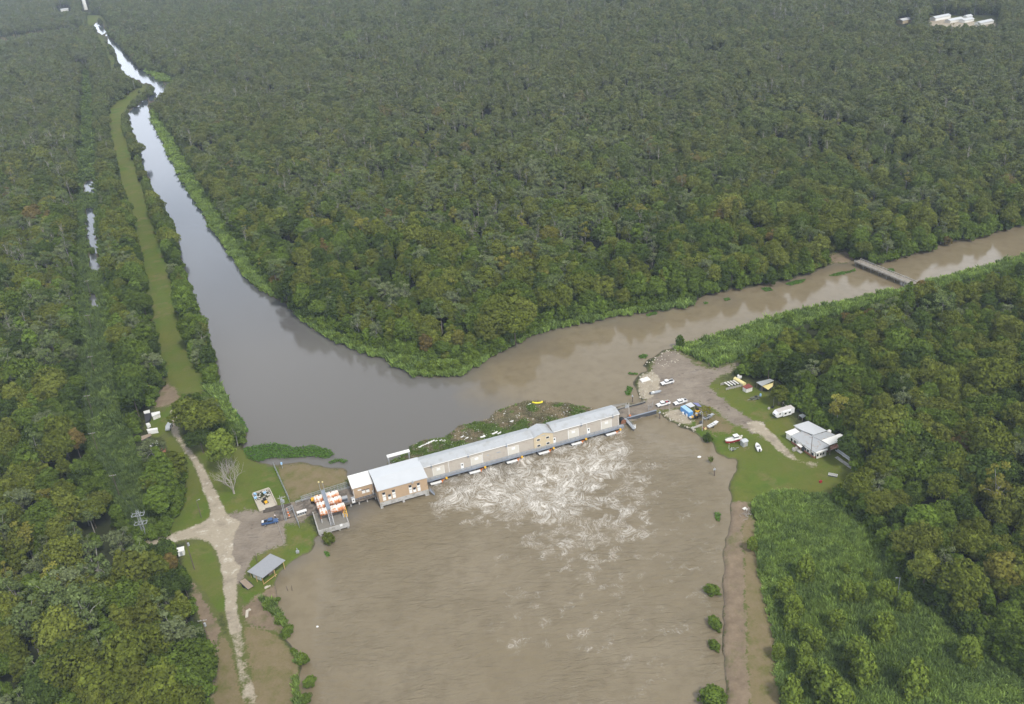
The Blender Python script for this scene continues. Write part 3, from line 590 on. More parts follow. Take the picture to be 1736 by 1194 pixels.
swamp = np.clip(1-np.abs((a-760)/620), 0, 1)*np.clip((520-b)/120, 0, 1); swamp = np.maximum(swamp, np.clip((210-a)/80, 0, 1)*np.clip((640-b)/120, 0, 1)*.8)
swamp = np.maximum(swamp, np.clip((420-b)/150, 0, 1)*.55)
pale = np.clip(swamp*.7+(pn2-.55)*.8 + .08, 0.05, .65)
lowleft = (a < 420) & (b > 890)
pale = np.where(lowleft, .34, pale)
right = (a > 1250) & (b > 470); pale = np.where(right, np.clip((pn2-.62)*2.2+.08, .05, .75), pale)
bank = FS < .75
kind = np.zeros(N, int); tint = np.zeros((N, 3))
T = {k: np.array(v) for k, v in TINT.items()}
isp = (u1 < pale) & ~bank
kind[:] = nrng.choice([0, 1, 2, 3, 4, 4, 7], N); kind[isp] = nrng.choice([5, 6, 5, 6, 8], isp.sum())
kind[isp & (kind == 8) & (swamp < .3)] = 5
kind[bank & (FS < .5) & ~under] = nrng.choice([9, 10, 4], (bank & (FS < .5) & ~under).sum()); isp &= ~under; kind[under] = nrng.choice([9, 10, 10], under.sum())
pick = u2*.65 + pn*.35
colr = np.where((pick < .36)[:, None], T['olive'], np.where((pick < .52)[:, None], T['oliveb'], np.where((pick < .74)[:, None], T['green'], np.where((pick < .88)[:, None], T['dark'], T['fresh']))))
colr = np.where(((bank | under) & (u2 < .6))[:, None], T['fresh']*.85, colr)
gcol = np.where((pn3 < .5)[:, None], T['grey'], T['greyg']); gcol = np.where((u2 > .93)[:, None], T['yellow']*.8, gcol)
tint = np.where(isp[:, None], gcol, colr)
rus = (nrng.random(N) < .006); tint[rus] = T['russet']
yel = (nrng.random(N) < .006) & (b > 300); tint[yel] = T['yellow']*.8
tint *= nrng.uniform(.88, 1.28, (N, 1))
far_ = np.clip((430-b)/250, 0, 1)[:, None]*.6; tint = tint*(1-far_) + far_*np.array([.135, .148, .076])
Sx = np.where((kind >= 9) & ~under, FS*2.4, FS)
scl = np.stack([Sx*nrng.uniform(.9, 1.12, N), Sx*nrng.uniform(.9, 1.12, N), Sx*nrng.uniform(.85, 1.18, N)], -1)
rot = nrng.uniform(0, 6.283, N)
fh = np.array(FORM_R)[kind]*Sx/c*((a > 5) & (a < 1731) & (b > 20) & (b < 1205) & ~under)
pos = np.stack([FX, FY, FX*0+.9], -1)
INDIV = set(np.argsort(-fh)[:262].tolist())
fc = form_collection('forest', [joined('forest_form', *f) for f in FORMS])
rest = np.array([i for i in range(N) if i not in INDIV])
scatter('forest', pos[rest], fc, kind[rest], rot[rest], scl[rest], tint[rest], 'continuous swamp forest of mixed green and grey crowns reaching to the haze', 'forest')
print('forest trees', N)
def colour_word(t):
    best = min(TINT, key=lambda k: float(np.abs(np.array(TINT[k])/sum(TINT[k]) - t/ t.sum()).sum()*2+abs(sum(TINT[k])-t.sum())))
    return dict(olive='olive green', oliveb='brownish olive', green='mid green', dark='dark green', fresh='fresh green', grey='greyish green', greyg='grey green', yellow='yellowish', russet='russet brown')[best]
def plant_tree(k, x, y, s, rz, tn, label, cat='tree', group=None, name='tree', z=.9):
    t = thing(name, label, cat, (x, y, z), rz, group); t.scale = s
    for nm, me in (('crown', FORMS[k][0]), ('trunk', FORMS[k][1])):
        o = bpy.data.objects.new(nm, me); COL.objects.link(o); o.parent = t
        if nm == 'crown': o['tint'] = [float(q) for q in tn]
    return t
def region(px, py):
    if py > 890 and px < 430: return 'lower left wood'
    if px < 430: return 'left wood beside the power line'
    if px > 1240 and py > 800: return 'lower right wood beyond the reeds'
    if px > 1240: return 'right wood behind the white house'
    return 'wood on the point between the rivers'
SHAPE = ['broad dome shaped', 'wide spreading', 'tall round topped', 'low wide crowned', 'compact round', 'open branched', 'thin open', 'tall pointed', 'almost bare', 'feathery', 'bushy']
for i in sorted(INDIV):
    rg = region(a[i], b[i]); cw = colour_word(tint[i]); lb = '%s %s tree in the %s' % (SHAPE[kind[i]], cw, rg)
    plant_tree(kind[i], FX[i], FY[i], tuple(scl[i]), rot[i], tint[i], lb, group='%s %s trees of the %s' % (SHAPE[kind[i]], cw, rg))
# trees that stand out by themselves: kind, foot pixel, scale, colour, label
F_, D_, O_, G_, Y_ = T['fresh'], T['dark'], T['olive'], T['grey'], T['yellow']
for k, px, py, s, tn, lb in [
 (3, 270, 985, (.95, .95, 1.05), D_*.95, 'dense dark green tree beside the small white hut at the road fork'),
 (0, 328, 742, (1.5, 1.5, 1.35), O_*1.0, 'olive tree overhanging the pale road at the left shore'),
 (3, 358, 752, (1.5, 1.5, 1.45), O_*1.1, 'open olive tree with pale limbs over the left shore'),
 (1, 345, 768, (1.1, 1.1, .8), D_*1.1, 'dark low tree shading the parked trailer by the pale road'),
 (2, 388, 802, (1.35, 1.35, 1.3), F_*.85+Y_*.25, 'yellow green tree right behind the bleached dead tree'),
 (6, 404, 760, (.8, .8, .8), D_*1.3, 'thin dark tree leaning over the water by the left shore'),
 (5, 268, 795, (1.25, 1.25, 1.0), G_*.9, 'grey green tree growing among the parked trailers'),
 (0, 282, 842, (1.35, 1.35, 1.1), F_*.95, 'fresh green tree on the near side of the trailer yard'),
 (4, 303, 815, (1.3, 1.3, .95), O_*1.0, 'olive tree between the trailer yard and the pale road'),
 (2, 280, 878, (1.35, 1.35, .9), F_*.9, 'bright green tree at the edge of the lawn near the lattice tower'),
 (2, 1556, 935, (1.25, 1.25, 1.15), F_*1.1, 'big billowing light green tree at the edge of the reeds'),
 (4, 1597, 940, (1.0, 1.0, .9), F_, 'smaller light green tree right beside the big billowing one'),
 (2, 1690, 1015, (1.3, 1.3, 1.1), Y_*.72, 'large yellow green tree near the right edge of the photo'),
 (6, 1480, 868, (1.15, 1.15, .85), G_*1.05, 'pale open tree with white limbs below the white house'),
 (5, 1500, 845, (1.1, 1.1, .85), G_*1.1, 'pale grey tree behind the open tree below the white house'),
 (2, 1302, 648, (.9, .9, .95), D_*1.35, 'dark tree over the grey metal roofed shed'),
 (4, 1320, 688, (.95, .95, .7), O_*.9, 'dark olive tree between the shed and the white camper'),
 (0, 1440, 790, (1.05, 1.05, 1.0), D_*1.25, 'dark tree overhanging the near end of the white house'),
 (10, 560, 921, (1.15, 1.15, 1.5), O_*.8+F_*.2, 'round bush standing in the water below the orange tanks'),
 (10, 1200, 749, (.95, .95, 1.2), D_*1.2, 'round dark bush in the water by the lawn shore'),
 (9, 1207, 1006, (1.25, .95, .75), F_*.85, 'pale green bush in the water, farthest of the four along the right bank'),
 (9, 1212, 1062, (.85, 1.5, .75), F_*.9, 'two lobed bright green bush in the water along the right bank'),
 (9, 1211, 1098, (1.0, .75, .55), F_*.8, 'small bush in the water along the right bank'),
 (9, 1209, 1190, (1.7, 1.95, 1.15), F_*.85, 'largest bush in the water at the bottom of the right bank'),
 (9, 1153, 588, (1.1, 1.1, 1.35), D_*1.35, 'single bushy tree on the reedy river bank beside the yard'),
 (9, 1336, 549, (1.2, 1.2, 1.3), F_*.9, 'pointed tree on the reed bank of the right river'),
 (9, 1318, 552, (.8, .8, .8), F_*.8, 'smaller bush beside the pointed tree on the reed bank'),
 (4, 1710, 385, (.7, .7, .55), Y_*1.0, 'yellow tree at the river edge beyond the bridge'),
 (10, 1706, 447, (.9, .9, 1.1), T['grey'], 'grey green bush at the water edge beyond the bridge')]:
    x, y = G(px, py, .9 if 'water' not in lb else 0); plant_tree(k, x, y, s, rnd.uniform(0, 6), np.array(tn), lb, 'tree' if k < 9 else 'bush', z=.9 if 'water' not in lb else -.2, name='tree' if k < 9 else 'bush')
for px, py, s in [(1363,978,1.5),(1330,1012,1.45),(1345,1040,1.5),(1339,1062,1.2),(1432,968,.8),(1415,1062,1.25),(1490,1080,1.55),(1502,1070,1.3),(1448,1120,1.55),(1460,1150,1.75),(1370,1088,1.3),(1380,1096,1.35),(1362,1120,1.25),(1368,1150,1.5),(1340,1188,1.5),(1400,1185,1.9),(1545,1170,1.9),(1532,1030,1.1),(1505,1012,1.2),(1490,1010,1.1),(1455,1015,1.2),(1433,1012,1.2),(1470,978,.7),(1500,905,.6),(1640,1120,1.6),(1425,1205,1.8),(1320,1110,1.0),(1275,928,.9)]:
    x, y = G(px, py+6); plant_tree(9, x, y, (s*1.02, s*1.02, s*rnd.uniform(1.25, 1.5)), rnd.uniform(0, 6), T['olive']*.66+T['fresh']*.55, 'feathery olive green willow standing in the reed bed at lower right', 'bush', 'willows scattered in the reed bed at lower right', name='willow')
for px, py, s in [(665,600,1.2),(690,618,1.1),(712,628,1.2),(735,632,1.4),(755,630,1.3),(775,628,1.4),(792,620,1.5),(806,610,1.4),(822,602,1.3),(530,548,1.3),(550,562,1.3),(575,577,1.2),(610,590,1.0),(520,535,1.2)]:
    x, y = G(px, py); plant_tree(9, x, y, (s, s, s*rnd.uniform(.8, 1.0)), rnd.uniform(0, 6), T['fresh']*.75+T['olive']*.25, 'bushy green shrub along the waterline of the point', 'bush', 'shrubs along the waterline of the point', name='shrub')
for px, py, s in [(455,1030,1.1),(466,1040,1.2),(478,1055,1.2),(488,1068,1.1),(484,1075,1.0),(460,1022,.8),(497,1103,1.0),(512,1120,1.2),(525,1158,1.3),(518,1185,1.3),(470,1015,.6)]:
    x, y = G(px, py); plant_tree(rnd.choice((9, 10)), x, y, (s*rnd.uniform(.5, 1.0), s*rnd.uniform(.5, 1.0), s*rnd.uniform(.4, .65)), rnd.uniform(0, 6), T['fresh']*rnd.uniform(.7, .95), 'low leafy green bush at the muddy left shore of the basin', 'bush', 'low bushes along the left shore of the basin', name='bush', z=.2)

# reeds and cane (uncountable), and floating mats of plants
def tuft(seed, n, h, w, spread, lean=.3):
    rng = np.random.default_rng(seed); v = []; val = []
    for i in range(n):
        a_ = rng.uniform(0, 6.283); r_ = spread*math.sqrt(rng.random()); b_ = np.array([r_*math.cos(a_), r_*math.sin(a_), 0]); hh = h*rng.uniform(.55, 1.1); t_ = rng.uniform(0, 6.283)
        u = np.array([math.cos(t_), math.sin(t_), 0])*w*rng.uniform(.6, 1.2); tip = b_+np.array([rng.normal()*lean*hh, rng.normal()*lean*hh, hh]); mid = b_*.6+tip*.4+np.array([0, 0, .18*hh])
        v += [b_-u*.5, b_+u*.5, mid+u, mid-u, mid-u, mid+u, tip+u*.35, tip-u*.35]; val += [rng.uniform(.7, 1.3)]*8
    me = np_mesh('reed_tuft', np.array(v), np.arange(len(v)).reshape(-1, 4)); attr(me, 'leafv', 'FLOAT', 'POINT', np.array(val)); me.materials.append(M['leaf']); return me
TUFTS = [tuft(i, 34, 2.1, .17, .75) for i in (1, 2, 3)]
rc_ = form_collection('reed', TUFTS)
rp = []
for (y0, y1, step) in ((120, 330, 1.05), (330, 700, 1.7), (700, 1700, 3.2)):
    X, Y = scatter_pts(-900, 700, y0, y1, step); a_, b_, c_ = Pv(X, Y, X*0+1); k = (a_ > -60) & (a_ < 1800) & (b_ > -20) & (b_ < 1260); X, Y, a_, b_ = X[k], Y[k], a_[k], b_[k]
    k = look(zm['reed'], a_, b_) & (inpoly(a_, b_, REED[6]) == False) | (inpoly(a_, b_, REED[6]) & (nrng.random(len(X)) < .5) & ~look(w_m, a_, b_)); s_ = step/1.15
    rp.append(np.stack([X[k], Y[k], X[k]*0+s_], -1))
rp = np.concatenate(rp); n = len(rp); hn = vnoise(rp[:, 0], rp[:, 1], 9, 21); hn2 = vnoise(rp[:, 0], rp[:, 1], 3.5, 22)
sc_ = rp[:, 2]*nrng.uniform(.8, 1.25, n); zz = np.minimum(rp[:, 2], 1.15)*(.55+.75*hn)*nrng.uniform(.8, 1.2, n)
tn = np.where((hn2 < .5)[:, None], np.array([.205, .290, .068]), np.array([.155, .225, .062]))*nrng.uniform(.8, 1.25, (n, 1))
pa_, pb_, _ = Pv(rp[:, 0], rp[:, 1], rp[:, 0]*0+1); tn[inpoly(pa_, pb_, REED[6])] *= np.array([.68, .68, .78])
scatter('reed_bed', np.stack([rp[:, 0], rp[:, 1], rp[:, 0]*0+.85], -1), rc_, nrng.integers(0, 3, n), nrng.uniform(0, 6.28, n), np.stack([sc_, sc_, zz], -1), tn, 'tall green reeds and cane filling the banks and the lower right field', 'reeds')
print('reed tufts', n)
def plant_mat(poly, label, group=None, h=.55, step=.55, tn=(.10, .19, .035)):
    xs, ys = zip(*[G(p[0], p[1], 0.05) for p in poly]); x0, y0 = sum(xs)/len(xs), sum(ys)/len(ys)
    gx_, gy_ = np.meshgrid(np.arange(min(xs), max(xs), step), np.arange(min(ys), max(ys), step)); gx_ = (gx_+nrng.uniform(-.3, .3, gx_.shape)*step).ravel(); gy_ = (gy_+nrng.uniform(-.3, .3, gy_.shape)*step).ravel()
    k = inpoly(gx_, gy_, list(zip(xs, ys))); c_ = np.stack([gx_[k]-x0, gy_[k]-y0, nrng.uniform(.1, h, k.sum())], -1)
    if len(c_) < 2: c_ = np.array([[0, 0, .2], [.4, .1, .2]])
    v, q, val = leaf_cloud(c_, np.full(len(c_), step*.8), 12, .34, nrng, upb=.6)
    me = np_mesh('plant_mat', v, q); attr(me, 'leafv', 'FLOAT', 'POINT', val*nrng.uniform(.8, 1.2, len(val))); me.materials.append(M['leaf'])
    o = bpy.data.objects.new('plant_mat', me); COL.objects.link(o); o.location = (x0, y0, 0); o['tint'] = list(tn); return tag(o, label, 'floating plants', group)
plant_mat(PATCH_MAT[0], 'long green mat of floating plants along the flooded edge of the dry field', h=.9)
plant_mat(PATCH_MAT[1], 'narrow green mat of water plants beside the trees of the left shore', h=.9)
plant_mat([(1082,604),(1094,601),(1099,604),(1095,608),(1084,608)], 'small green plant mat at the tip of the gravel yard', h=.4)
plant_mat([(555,785),(568,780),(580,779),(590,783),(586,786),(572,783),(562,787)], 'thin strip of floating plants near the back of the pump station')
for pl in [[(1064,655),(1072,658),(1070,667),(1062,668)],[(1059,664),(1066,666),(1070,670),(1062,671)],[(1066,632),(1081,634),(1080,636),(1066,635)]]: plant_mat(pl, 'small patch of water plants floating off the right abutment', 'small plant patches off the right abutment', h=.3, step=.4)
for pl in [[(1405,468),(1420,463),(1440,460),(1450,456),(1450,460),(1430,466),(1410,469)],[(1330,482),(1350,476),(1366,474),(1362,479),(1340,485)],[(1290,489),(1306,488),(1310,493),(1298,495)],[(1226,507),(1236,505),(1238,509),(1230,511)],[(1193,513),(1201,513),(1201,516),(1193,516)],[(1503,458),(1512,455),(1517,460),(1508,463)],[(1094,534),(1112,529),(1114,533),(1098,537)]]: plant_mat(pl, 'small floating island of plants drifting in the right river', 'plant islands in the right river', h=.35)
plant_mat([(550,934),(557,937),(560,944),(553,944)], 'small grass tuft in the water below the round bush', h=.3, step=.4)
plant_mat([(1212,870),(1222,872),(1220,884),(1214,884)], 'leafy plant tuft in the water by the driftwood pile', h=.6, step=.5)

# ------------------------------------------------------------------ the pump station (local frame: x along the building front, y towards the back, z up from the water)
BA = G(722, 818, 2.0); BTH = R(18.3549)
def BL(px, py, z):
    x, y = G(px, py, z); dx, dy = x-BA[0], y-BA[1]; return dx*math.cos(BTH)+dy*math.sin(BTH), -dx*math.sin(BTH)+dy*math.cos(BTH)
def BW(x, y): return BA[0]+x*math.cos(BTH)-y*math.sin(BTH), BA[1]+x*math.sin(BTH)+y*math.cos(BTH)
def bthing(name, label, cat, x=0.0, y=0.0, z=0.0, group=None): w = BW(x, y); return thing(name, label, cat, (w[0], w[1], z), BTH, group)
def lx(px, y, z):                      # where along the building a photo column falls
    lo, hi = -60.0, 120.0
    for _ in range(40):
        md = (lo+hi)/2; w = BW(md, y); q = Pv(np.array([w[0]]), np.array([w[1]]), np.array([float(z)]))[0][0]
        if q < px: lo = md
        else: hi = md
    return lo
Z1 = lambda X: lx(580+X/3.338, 2.2, 4.5)
YF, YB, EV, RG = 2.2, 8.9, 7.2, 8.25
st = bthing('pump_house', 'long low taupe pump house with a grey metal roof and a small gable halfway', 'building')
XL, XR = -0.4, 79.2; g0, g1 = Z1(1085), Z1(1193); gm = (g0+g1)/2; ym = (YF+YB)/2
def gable_body(b, x0, x1, y0, y1, z0, ev, rg): b.prism([(y0, z0), (y1, z0), (y1, ev), ((y0+y1)/2, rg), (y0, ev)], 'x', x0, x1)
b = MB(); gable_body(b, XL, g0, YF, YB, 2.0, EV-.15, RG-.15); gable_body(b, g1, XR, YF, YB, 2.0, EV-.15, RG-.15); b.build('wall', M['taupe'], st)
def slabs(b, x0, x1, y0, y1, ev, rg, o=.35, t=.16):
    c = (y0+y1)/2; s = (rg-ev)/(c-y0)
    for sg, ya in ((1, y0-o), (-1, y1+o)):
        za = ev-s*o
        b.prism([(ya, za), (c, rg), (c, rg+t), (ya, za+t)] if sg > 0 else [(c, rg), (ya, za), (ya, za+t), (c, rg+t)], 'x', x0, x1)
b = MB(); slabs(b, XL-.1, g0-.02, YF, YB, EV, RG); slabs(b, g1+.02, XR+.3, YF, YB, EV, RG); rf = b.build('roof', M['roof'], st)
b = MB(); b.prism([(g0, 2.0), (g1, 2.0), (g1, 6.95), (gm, 8.15), (g0, 6.95)], 'y', YF-.25, YB-.4); gw = b.build('gable_wall', M['cream'], st)
b = MB()
for s in (-1, 1): b.prism([(gm, 8.22), (gm+s*(g1-gm+.3), 6.88), (gm+s*(g1-gm+.3), 7.02), (gm, 8.38)], 'y', YF-.5, YB-.2)
b.build('gable_roof', M['roof'], st)
for X in (1110, 1162):
    for zz in (5.55, 2.95):
        x = Z1(X); w = MB().bx(x-.75, x+.75, YF-.31, YF-.255, zz-.5, zz+.5).build('window_frame', M['trim'], gw); MB().bx(x-.6, x+.6, YF-.33, YF-.313, zz-.38, zz+.38).build('pane', M['glass'], w)
MB().bx(gm-.85, gm+.85, YF-.30, YF-.254, 6.7, 7.05).build('emblem_panel', M['galv'], gw)
for X, c in ((545, 1), (760, 1), (968, 1), (1308, 1), (1495, 1)):
    x = Z1(X); d = MB().bx(x-2.1, x+2.1, YF-.06, YF-.003, 2.2, 5.3).build('shutter_door', paint('pale_shutter', (.60, .57, .50), .6, var=.04, stripes=('Z', .35, .5)) if X == 545 else bpy.data.materials['pale_shutter'], st)
    f = MB(); f.bx(x-2.25, x-2.11, YF-.1, YF-.004, 2.2, 5.5).bx(x+2.11, x+2.25, YF-.1, YF-.004, 2.2, 5.5).bx(x-2.25, x+2.25, YF-.1, YF-.004, 5.51, 5.65); f.build('door_frame', M['trim'], d)
    MB().bx(x-.7, x+.7, YF-.16, YF-.063, 4.2, 5.2).build('white_panel', M['white'], d)
for X in (678, 1200, 1394):
    x = Z1(X); d = MB().bx(x-.55, x+.55, YF-.08, YF-.003, 2.15, 4.5).build('door', M['white'], st); MB().bx(x-.25, x+.25, YF-.1, YF-.083, 3.4, 4.1).build('door_window', M['glass'], d)
for X in (452, 603, 795, 938, 1280, 1385, 1465, 1562): x = Z1(X); MB().bx(x-.07, x+.07, YF-.12, YF-.003, 2.1, 6.95).build('downspout', M['trim'], st)
MB().bx(XL, g0-.3, YF-.5, YF-.36, EV-.12, EV+.08).build('gutter', M['trim'], st); MB().bx(g1+.3, XR, YF-.5, YF-.36, EV-.12, EV+.08).build('gutter', M['trim'], st)
for X in (507, 715, 930, 1352, 1530):
    x = Z1(X); MB().box((x, YF-.45, 6.9), (.55, .5, .5)).tube((x, YF-.45, 6.4), (x, YF-.45, 8.0), .09).build('vent_stack', M['steel'], st)
for X in (890, 825, 880): x = Z1(X); MB().bx(x-.4, x+.4, YF-.1, YF-.003, 4.6, 5.0).build('wall_louvre', M['galv'], st)
b = MB().bx(XL, XR, 3.4, YB, -2, 1.98)
for k in range(14): x = 1+k*6; b.bx(x-.5, x+.5, 1.3, 3.38, -2, 1.85)
b.build('foundation', M['concretedk'], st)
# walkway along the front
wk = bthing('steel_walkway', 'blue grey steel walkway with railings along the front of the pump house', 'walkway')
MB().bx(-.2, 80.6, .75, 2.14, 1.86, 2.02).build('deck', M['galv'], wk); MB().bx(-.2, 80.6, .5, .74, 1.45, 2.1).build('edge_beam', M['steel'], wk)
b = MB()
for z in (2.55, 3.05): b.bx(-.2, 80.6, .6, .68, z-.04, z+.04)
for k in range(41): x = -.15+k*2.0; b.bx(x-.05, x+.05, .59, .69, 2.11, 3.0)
b.build('railing', M['steel'], wk)
b = MB()
for k in range(21): x = k*4.0; b.bar((x, 2.1, .5), (x, .7, 1.6), .12, .16)
b.build('bracket', M['steeldk'], wk)
for i, X in enumerate((530, 750, 960, 1140, 1325, 1520)):
    x = lx(580+X/3.338, 0.2, .8); t_ = bthing('discharge_platform', '%s white topped outlet platform under the walkway, counted from the tan control building' % ('first', 'second', 'third', 'fourth', 'fifth', 'last')[i], 'platform', x, 0, 0, 'outlet platforms under the walkway')
    MB().box((0, -.3, .82), (4.2, 1.2, .14)).build('top_slab', M['white'], t_); MB().box((.4, -.1, -.2), (2.2, 1.0, 1.85)).build('pier', M['concrete'], t_)
    MB().box((2.3, -.2, .75), (.35, .5, .9)).bar((2.3, -.2, .6), (3.4, .2, 1.1), .15, .15).build('orange_bracket', M['orange'], t_)
    MB().box((4.2, .3, 1.2), (.7, .5, .7)).build('yellow_light_box', M['yellow'], t_)
    MB().bx(-2.4, -.8, .3, .7, .3, 1.4).build('pipe_housing', M['steeldk'], t_)
# control building
cb = bthing('control_building', 'big tan control building with a pale roof standing on concrete legs in the water', 'building')
x0, x1, y0, y1 = -18.3, -.55, -5.3, 8.4
b = MB(); gable_body(b, x0, x1, y0, y1, 2.61, 7.6, 8.35); b.build('wall', M['tan'], cb)
b = MB(); slabs(b, x0-.35, x1+.35, y0, y1, 7.72, 8.5, .3); b.build('roof', M['roofpale'], cb)
b = MB().bx(x0-.05, x1+.1, y0-.08, y1, .95, 2.6).bx(x0-.05, x0+.9, y0-.08, y0+.9, -2, .94).bx(-10.3, -9.5, y0-.06, y0+.8, -2, .94).bx(x1-1.3, x1+.1, y0-.08, y0+1.0, -2, .94).bx(x0, x1, y0+6, y1, -2, .94); b.build('foundation', M['concrete'], cb)
Z5 = lambda X, z: lx(580+X/8.68, y0, z)
for X, zt, zb in ((620, 6.3, 3.0), (697, 4.9, 3.0), (763, 6.3, 3.0), (1007, 6.3, 3.0), (1065, 4.9, 3.0), (1128, 6.3, 3.0)):
    x = Z5(X, 4.5); w = MB().bx(x-.55, x+.55, y0-.06, y0-.003, zb, zt).build('window', M['trim'], cb); MB().bx(x-.6, x+.6, y0-.2, y0-.063, zt-.02, zt+.18).build('hood', M['steeldk'], w)
    MB().bx(x-.48, x+.48, y0-.09, y0-.063, zt-.75, zt-.08).build('pane', M['glass'], w)
    if zt > 6: MB().bx(x-.5, x+.5, y0-.1, y0-.063, 4.6, 4.72).build('mullion', M['steeldk'], w)
x = Z5(1035, 7); MB().box((x, y0-.4, 7.6), (.6, .6, .6)).tube((x, y0-.4, 7.2), (x, y0-.4, 8.4), .12).build('vent_stack', M['galv'], cb)
b = MB().bx(x1-.1, x1+.02, y0+.1, y0+.25, 2.6, 7.4); b.build('corner_trim', M['trim'], cb)
b = MB().bar((x1+.4, y0-.2, 2.4), (x1+1.9, y0-.9, .2), .9, .12).bar((x1+.4, y0-.6, 3.4), (x1+2.0, y0-1.3, 1.2), .06, .06).bar((x1+.4, y0+.3, 3.4), (x1+2.0, y0-.5, 1.2), .06, .06); b.build('outside_stair', M['steel'], cb)
# annex
an = bthing('annex_building', 'small tan annex with a bright white roof at the land end of the pump station', 'building')
x0, x1, y0a, y1a = -26.0, -18.7, 2.0, 9.4
MB().prism([(y0a, 2.0), (y1a, 2.0), (y1a, 6.9), (y0a, 6.5)], 'x', x0, x1).build('wall', M['tan'], an)
MB().prism([(y0a-.35, 6.52), (y1a+.3, 6.94), (y1a+.3, 7.12), (y0a-.35, 6.7)], 'x', x0-.3, x1+.1).build('roof', M['white'], an)
for x in (x0+3.6, x0+5.1): w = MB().bx(x-.6, x+.6, y0a-.06, y0a-.003, 3.3, 4.6).build('window', M['trim'], an); MB().bx(x-.65, x+.65, y0a-.2, y0a-.063, 4.61, 4.85).build('hood', M['steeldk'], w)
MB().bx(x0+1.6, x0+2.9, y0a-.07, y0a-.003, 4.9, 5.4).build('sign_panel', M['white'], an)
MB().bx(x0-.07, x0-.003, y0a+.5, y0a+1.7, 2.0, 4.4).build('door', M['white'], an); MB().bx(x0+6.6, x0+7.2, y0a-.5, y0a-.003, 2.1, 3.6).build('air_unit', M['whitedirty'], an)
for x in (x0+.07, x1-.1): MB().bx(x-.06, x+.06, y0a-.1, y0a-.003, 2.0, 6.4).build('downspout', M['trim'], an)
# deck that carries the road to the annex
dk = bthing('access_deck', 'concrete access deck with rails between the tanks and the tan buildings', 'deck')
b = MB().bx(-43.5, -26.1, .6, 9.6, 1.2, 1.9).bx(-26.09, -18.4, .6, 1.95, 1.2, 1.9).bx(-26.08, -18.45, 9.45, 11, 1.2, 1.9).prism([(-54, .9), (-43.52, 1.2), (-43.52, 1.9), (-54, 1.02)], 'y', 2.5, 8.8); b.build('slab', M['dirtyslab'], dk)
b = MB()
for k in range(5): b.bx(-31+k*3, -30.6+k*3, .8, 1.3, -2, 1.19)
b.build('pile', M['concrete'], dk)
b = MB()
for z in (2.4, 2.9): b.bx(-30.3, -18.6, .66, .74, z-.04, z+.04)
for k in range(7): b.bx(-30.3+k*1.95, -30.2+k*1.95, .65, .75, 1.9, 2.88)
b.build('front_railing', M['steel'], dk)
b = MB()
for z in (2.3, 2.75): b.bx(-46, -26.2, 9.2, 9.34, z-.07, z+.07)
for k in range(9): b.bx(-46+k*2.4, -45.85+k*2.4, 9.2, 9.34, 1.0, 2.68)
b.build('back_railing', M['galv'], dk)
# tank basin, tanks, catwalk
tb = bthing('tank_basin', 'open concrete basin that stands in the water under the orange tanks', 'basin')
x0, x1, y0, y1 = -41.4, -30.6, -11.3, .45
MB().bx(x0+.36, x1-.36, y0+.36, y1, 1.2, 1.5).build('floor', M['concretedk'], tb)
b = MB().bx(x0, x1, y0, y0+.35, .8, 2.5).bx(x0, x0+.35, y0+.36, y1, .8, 2.5).bx(x1-.35, x1, y0+.36, y1, .8, 2.1); b.build('wall', M['concrete'], tb)
b = MB()
for x in (x0+.6, x0+4, x0+7.2, x1-.6):
    for y in (y0+.6, y0+6): b.bx(x-.3, x+.3, y-.3, y+.3, -2, .79)
b.build('pile', M['concrete'], tb)
MB().bx(-33.9, -33.0, y0-.05, y0-.003, 1.9, 2.8).build('white_notice', M['white'], tb)
TZ = 5.0
tanks = [('back', 'right', 561.8, 840.2, 4.9), ('middle', 'right', 566.3, 849.2, 5.0), ('front', 'right', 571.9, 861.3, 5.0), ('back', 'left', 541.7, 845.7, 3.5), ('middle', 'left', 546.2, 856.3, 3.5), ('front', 'left', 550.7, 866.8, 3.4)]
tp = []
for rw, sd, px, py, ln in tanks:
    x, y = BL(px, py, TZ); tp.append((x, y, ln))
    t_ = bthing('fuel_tank', '%s rusty orange and white tank in the %s row, %s side of the catwalk' % ('longer' if sd == 'right' else 'shorter', rw, 'building' if sd == 'right' else 'land'), 'tank', x, y, TZ, 'rusty tanks above the concrete basin')
    b = MB(); rr = 1.35; n = 20
    prof = [(-ln/2-.22, .0), (-ln/2-.2, .55), (-ln/2, 1.28), (-ln/2+.06, rr), (ln/2-.06, rr), (ln/2, 1.28), (ln/2+.2, .55), (ln/2+.22, 0.0)]
    vs = []; fs = []
    for xx, r_ in prof: vs += [(xx, max(r_, .01)*math.cos(2*math.pi*k/n), max(r_, .01)*math.sin(2*math.pi*k/n)) for k in range(n)]
    for j in range(len(prof)-1): fs += [(j*n+k, j*n+(k+1) % n, (j+1)*n+(k+1) % n, (j+1)*n+k) for k in range(n)]
    b.add(vs, fs); b.build('shell', M['rusttank'], t_, smooth=True)
    b = MB()
    for xx in (-ln*.3, ln*.3): b.tube((xx-.05, 0, 0), (xx+.05, 0, 0), rr+.02, n=20)
    b.build('hoop', M['rust'], t_); MB().tube((0, 0, rr-.05), (0, 0, rr+.3), .22).build('hatch', M['rust'], t_)
fr = bthing('support_rack', 'pale concrete and steel frame that holds the orange tanks up', 'frame'); b = MB(); c = MB()
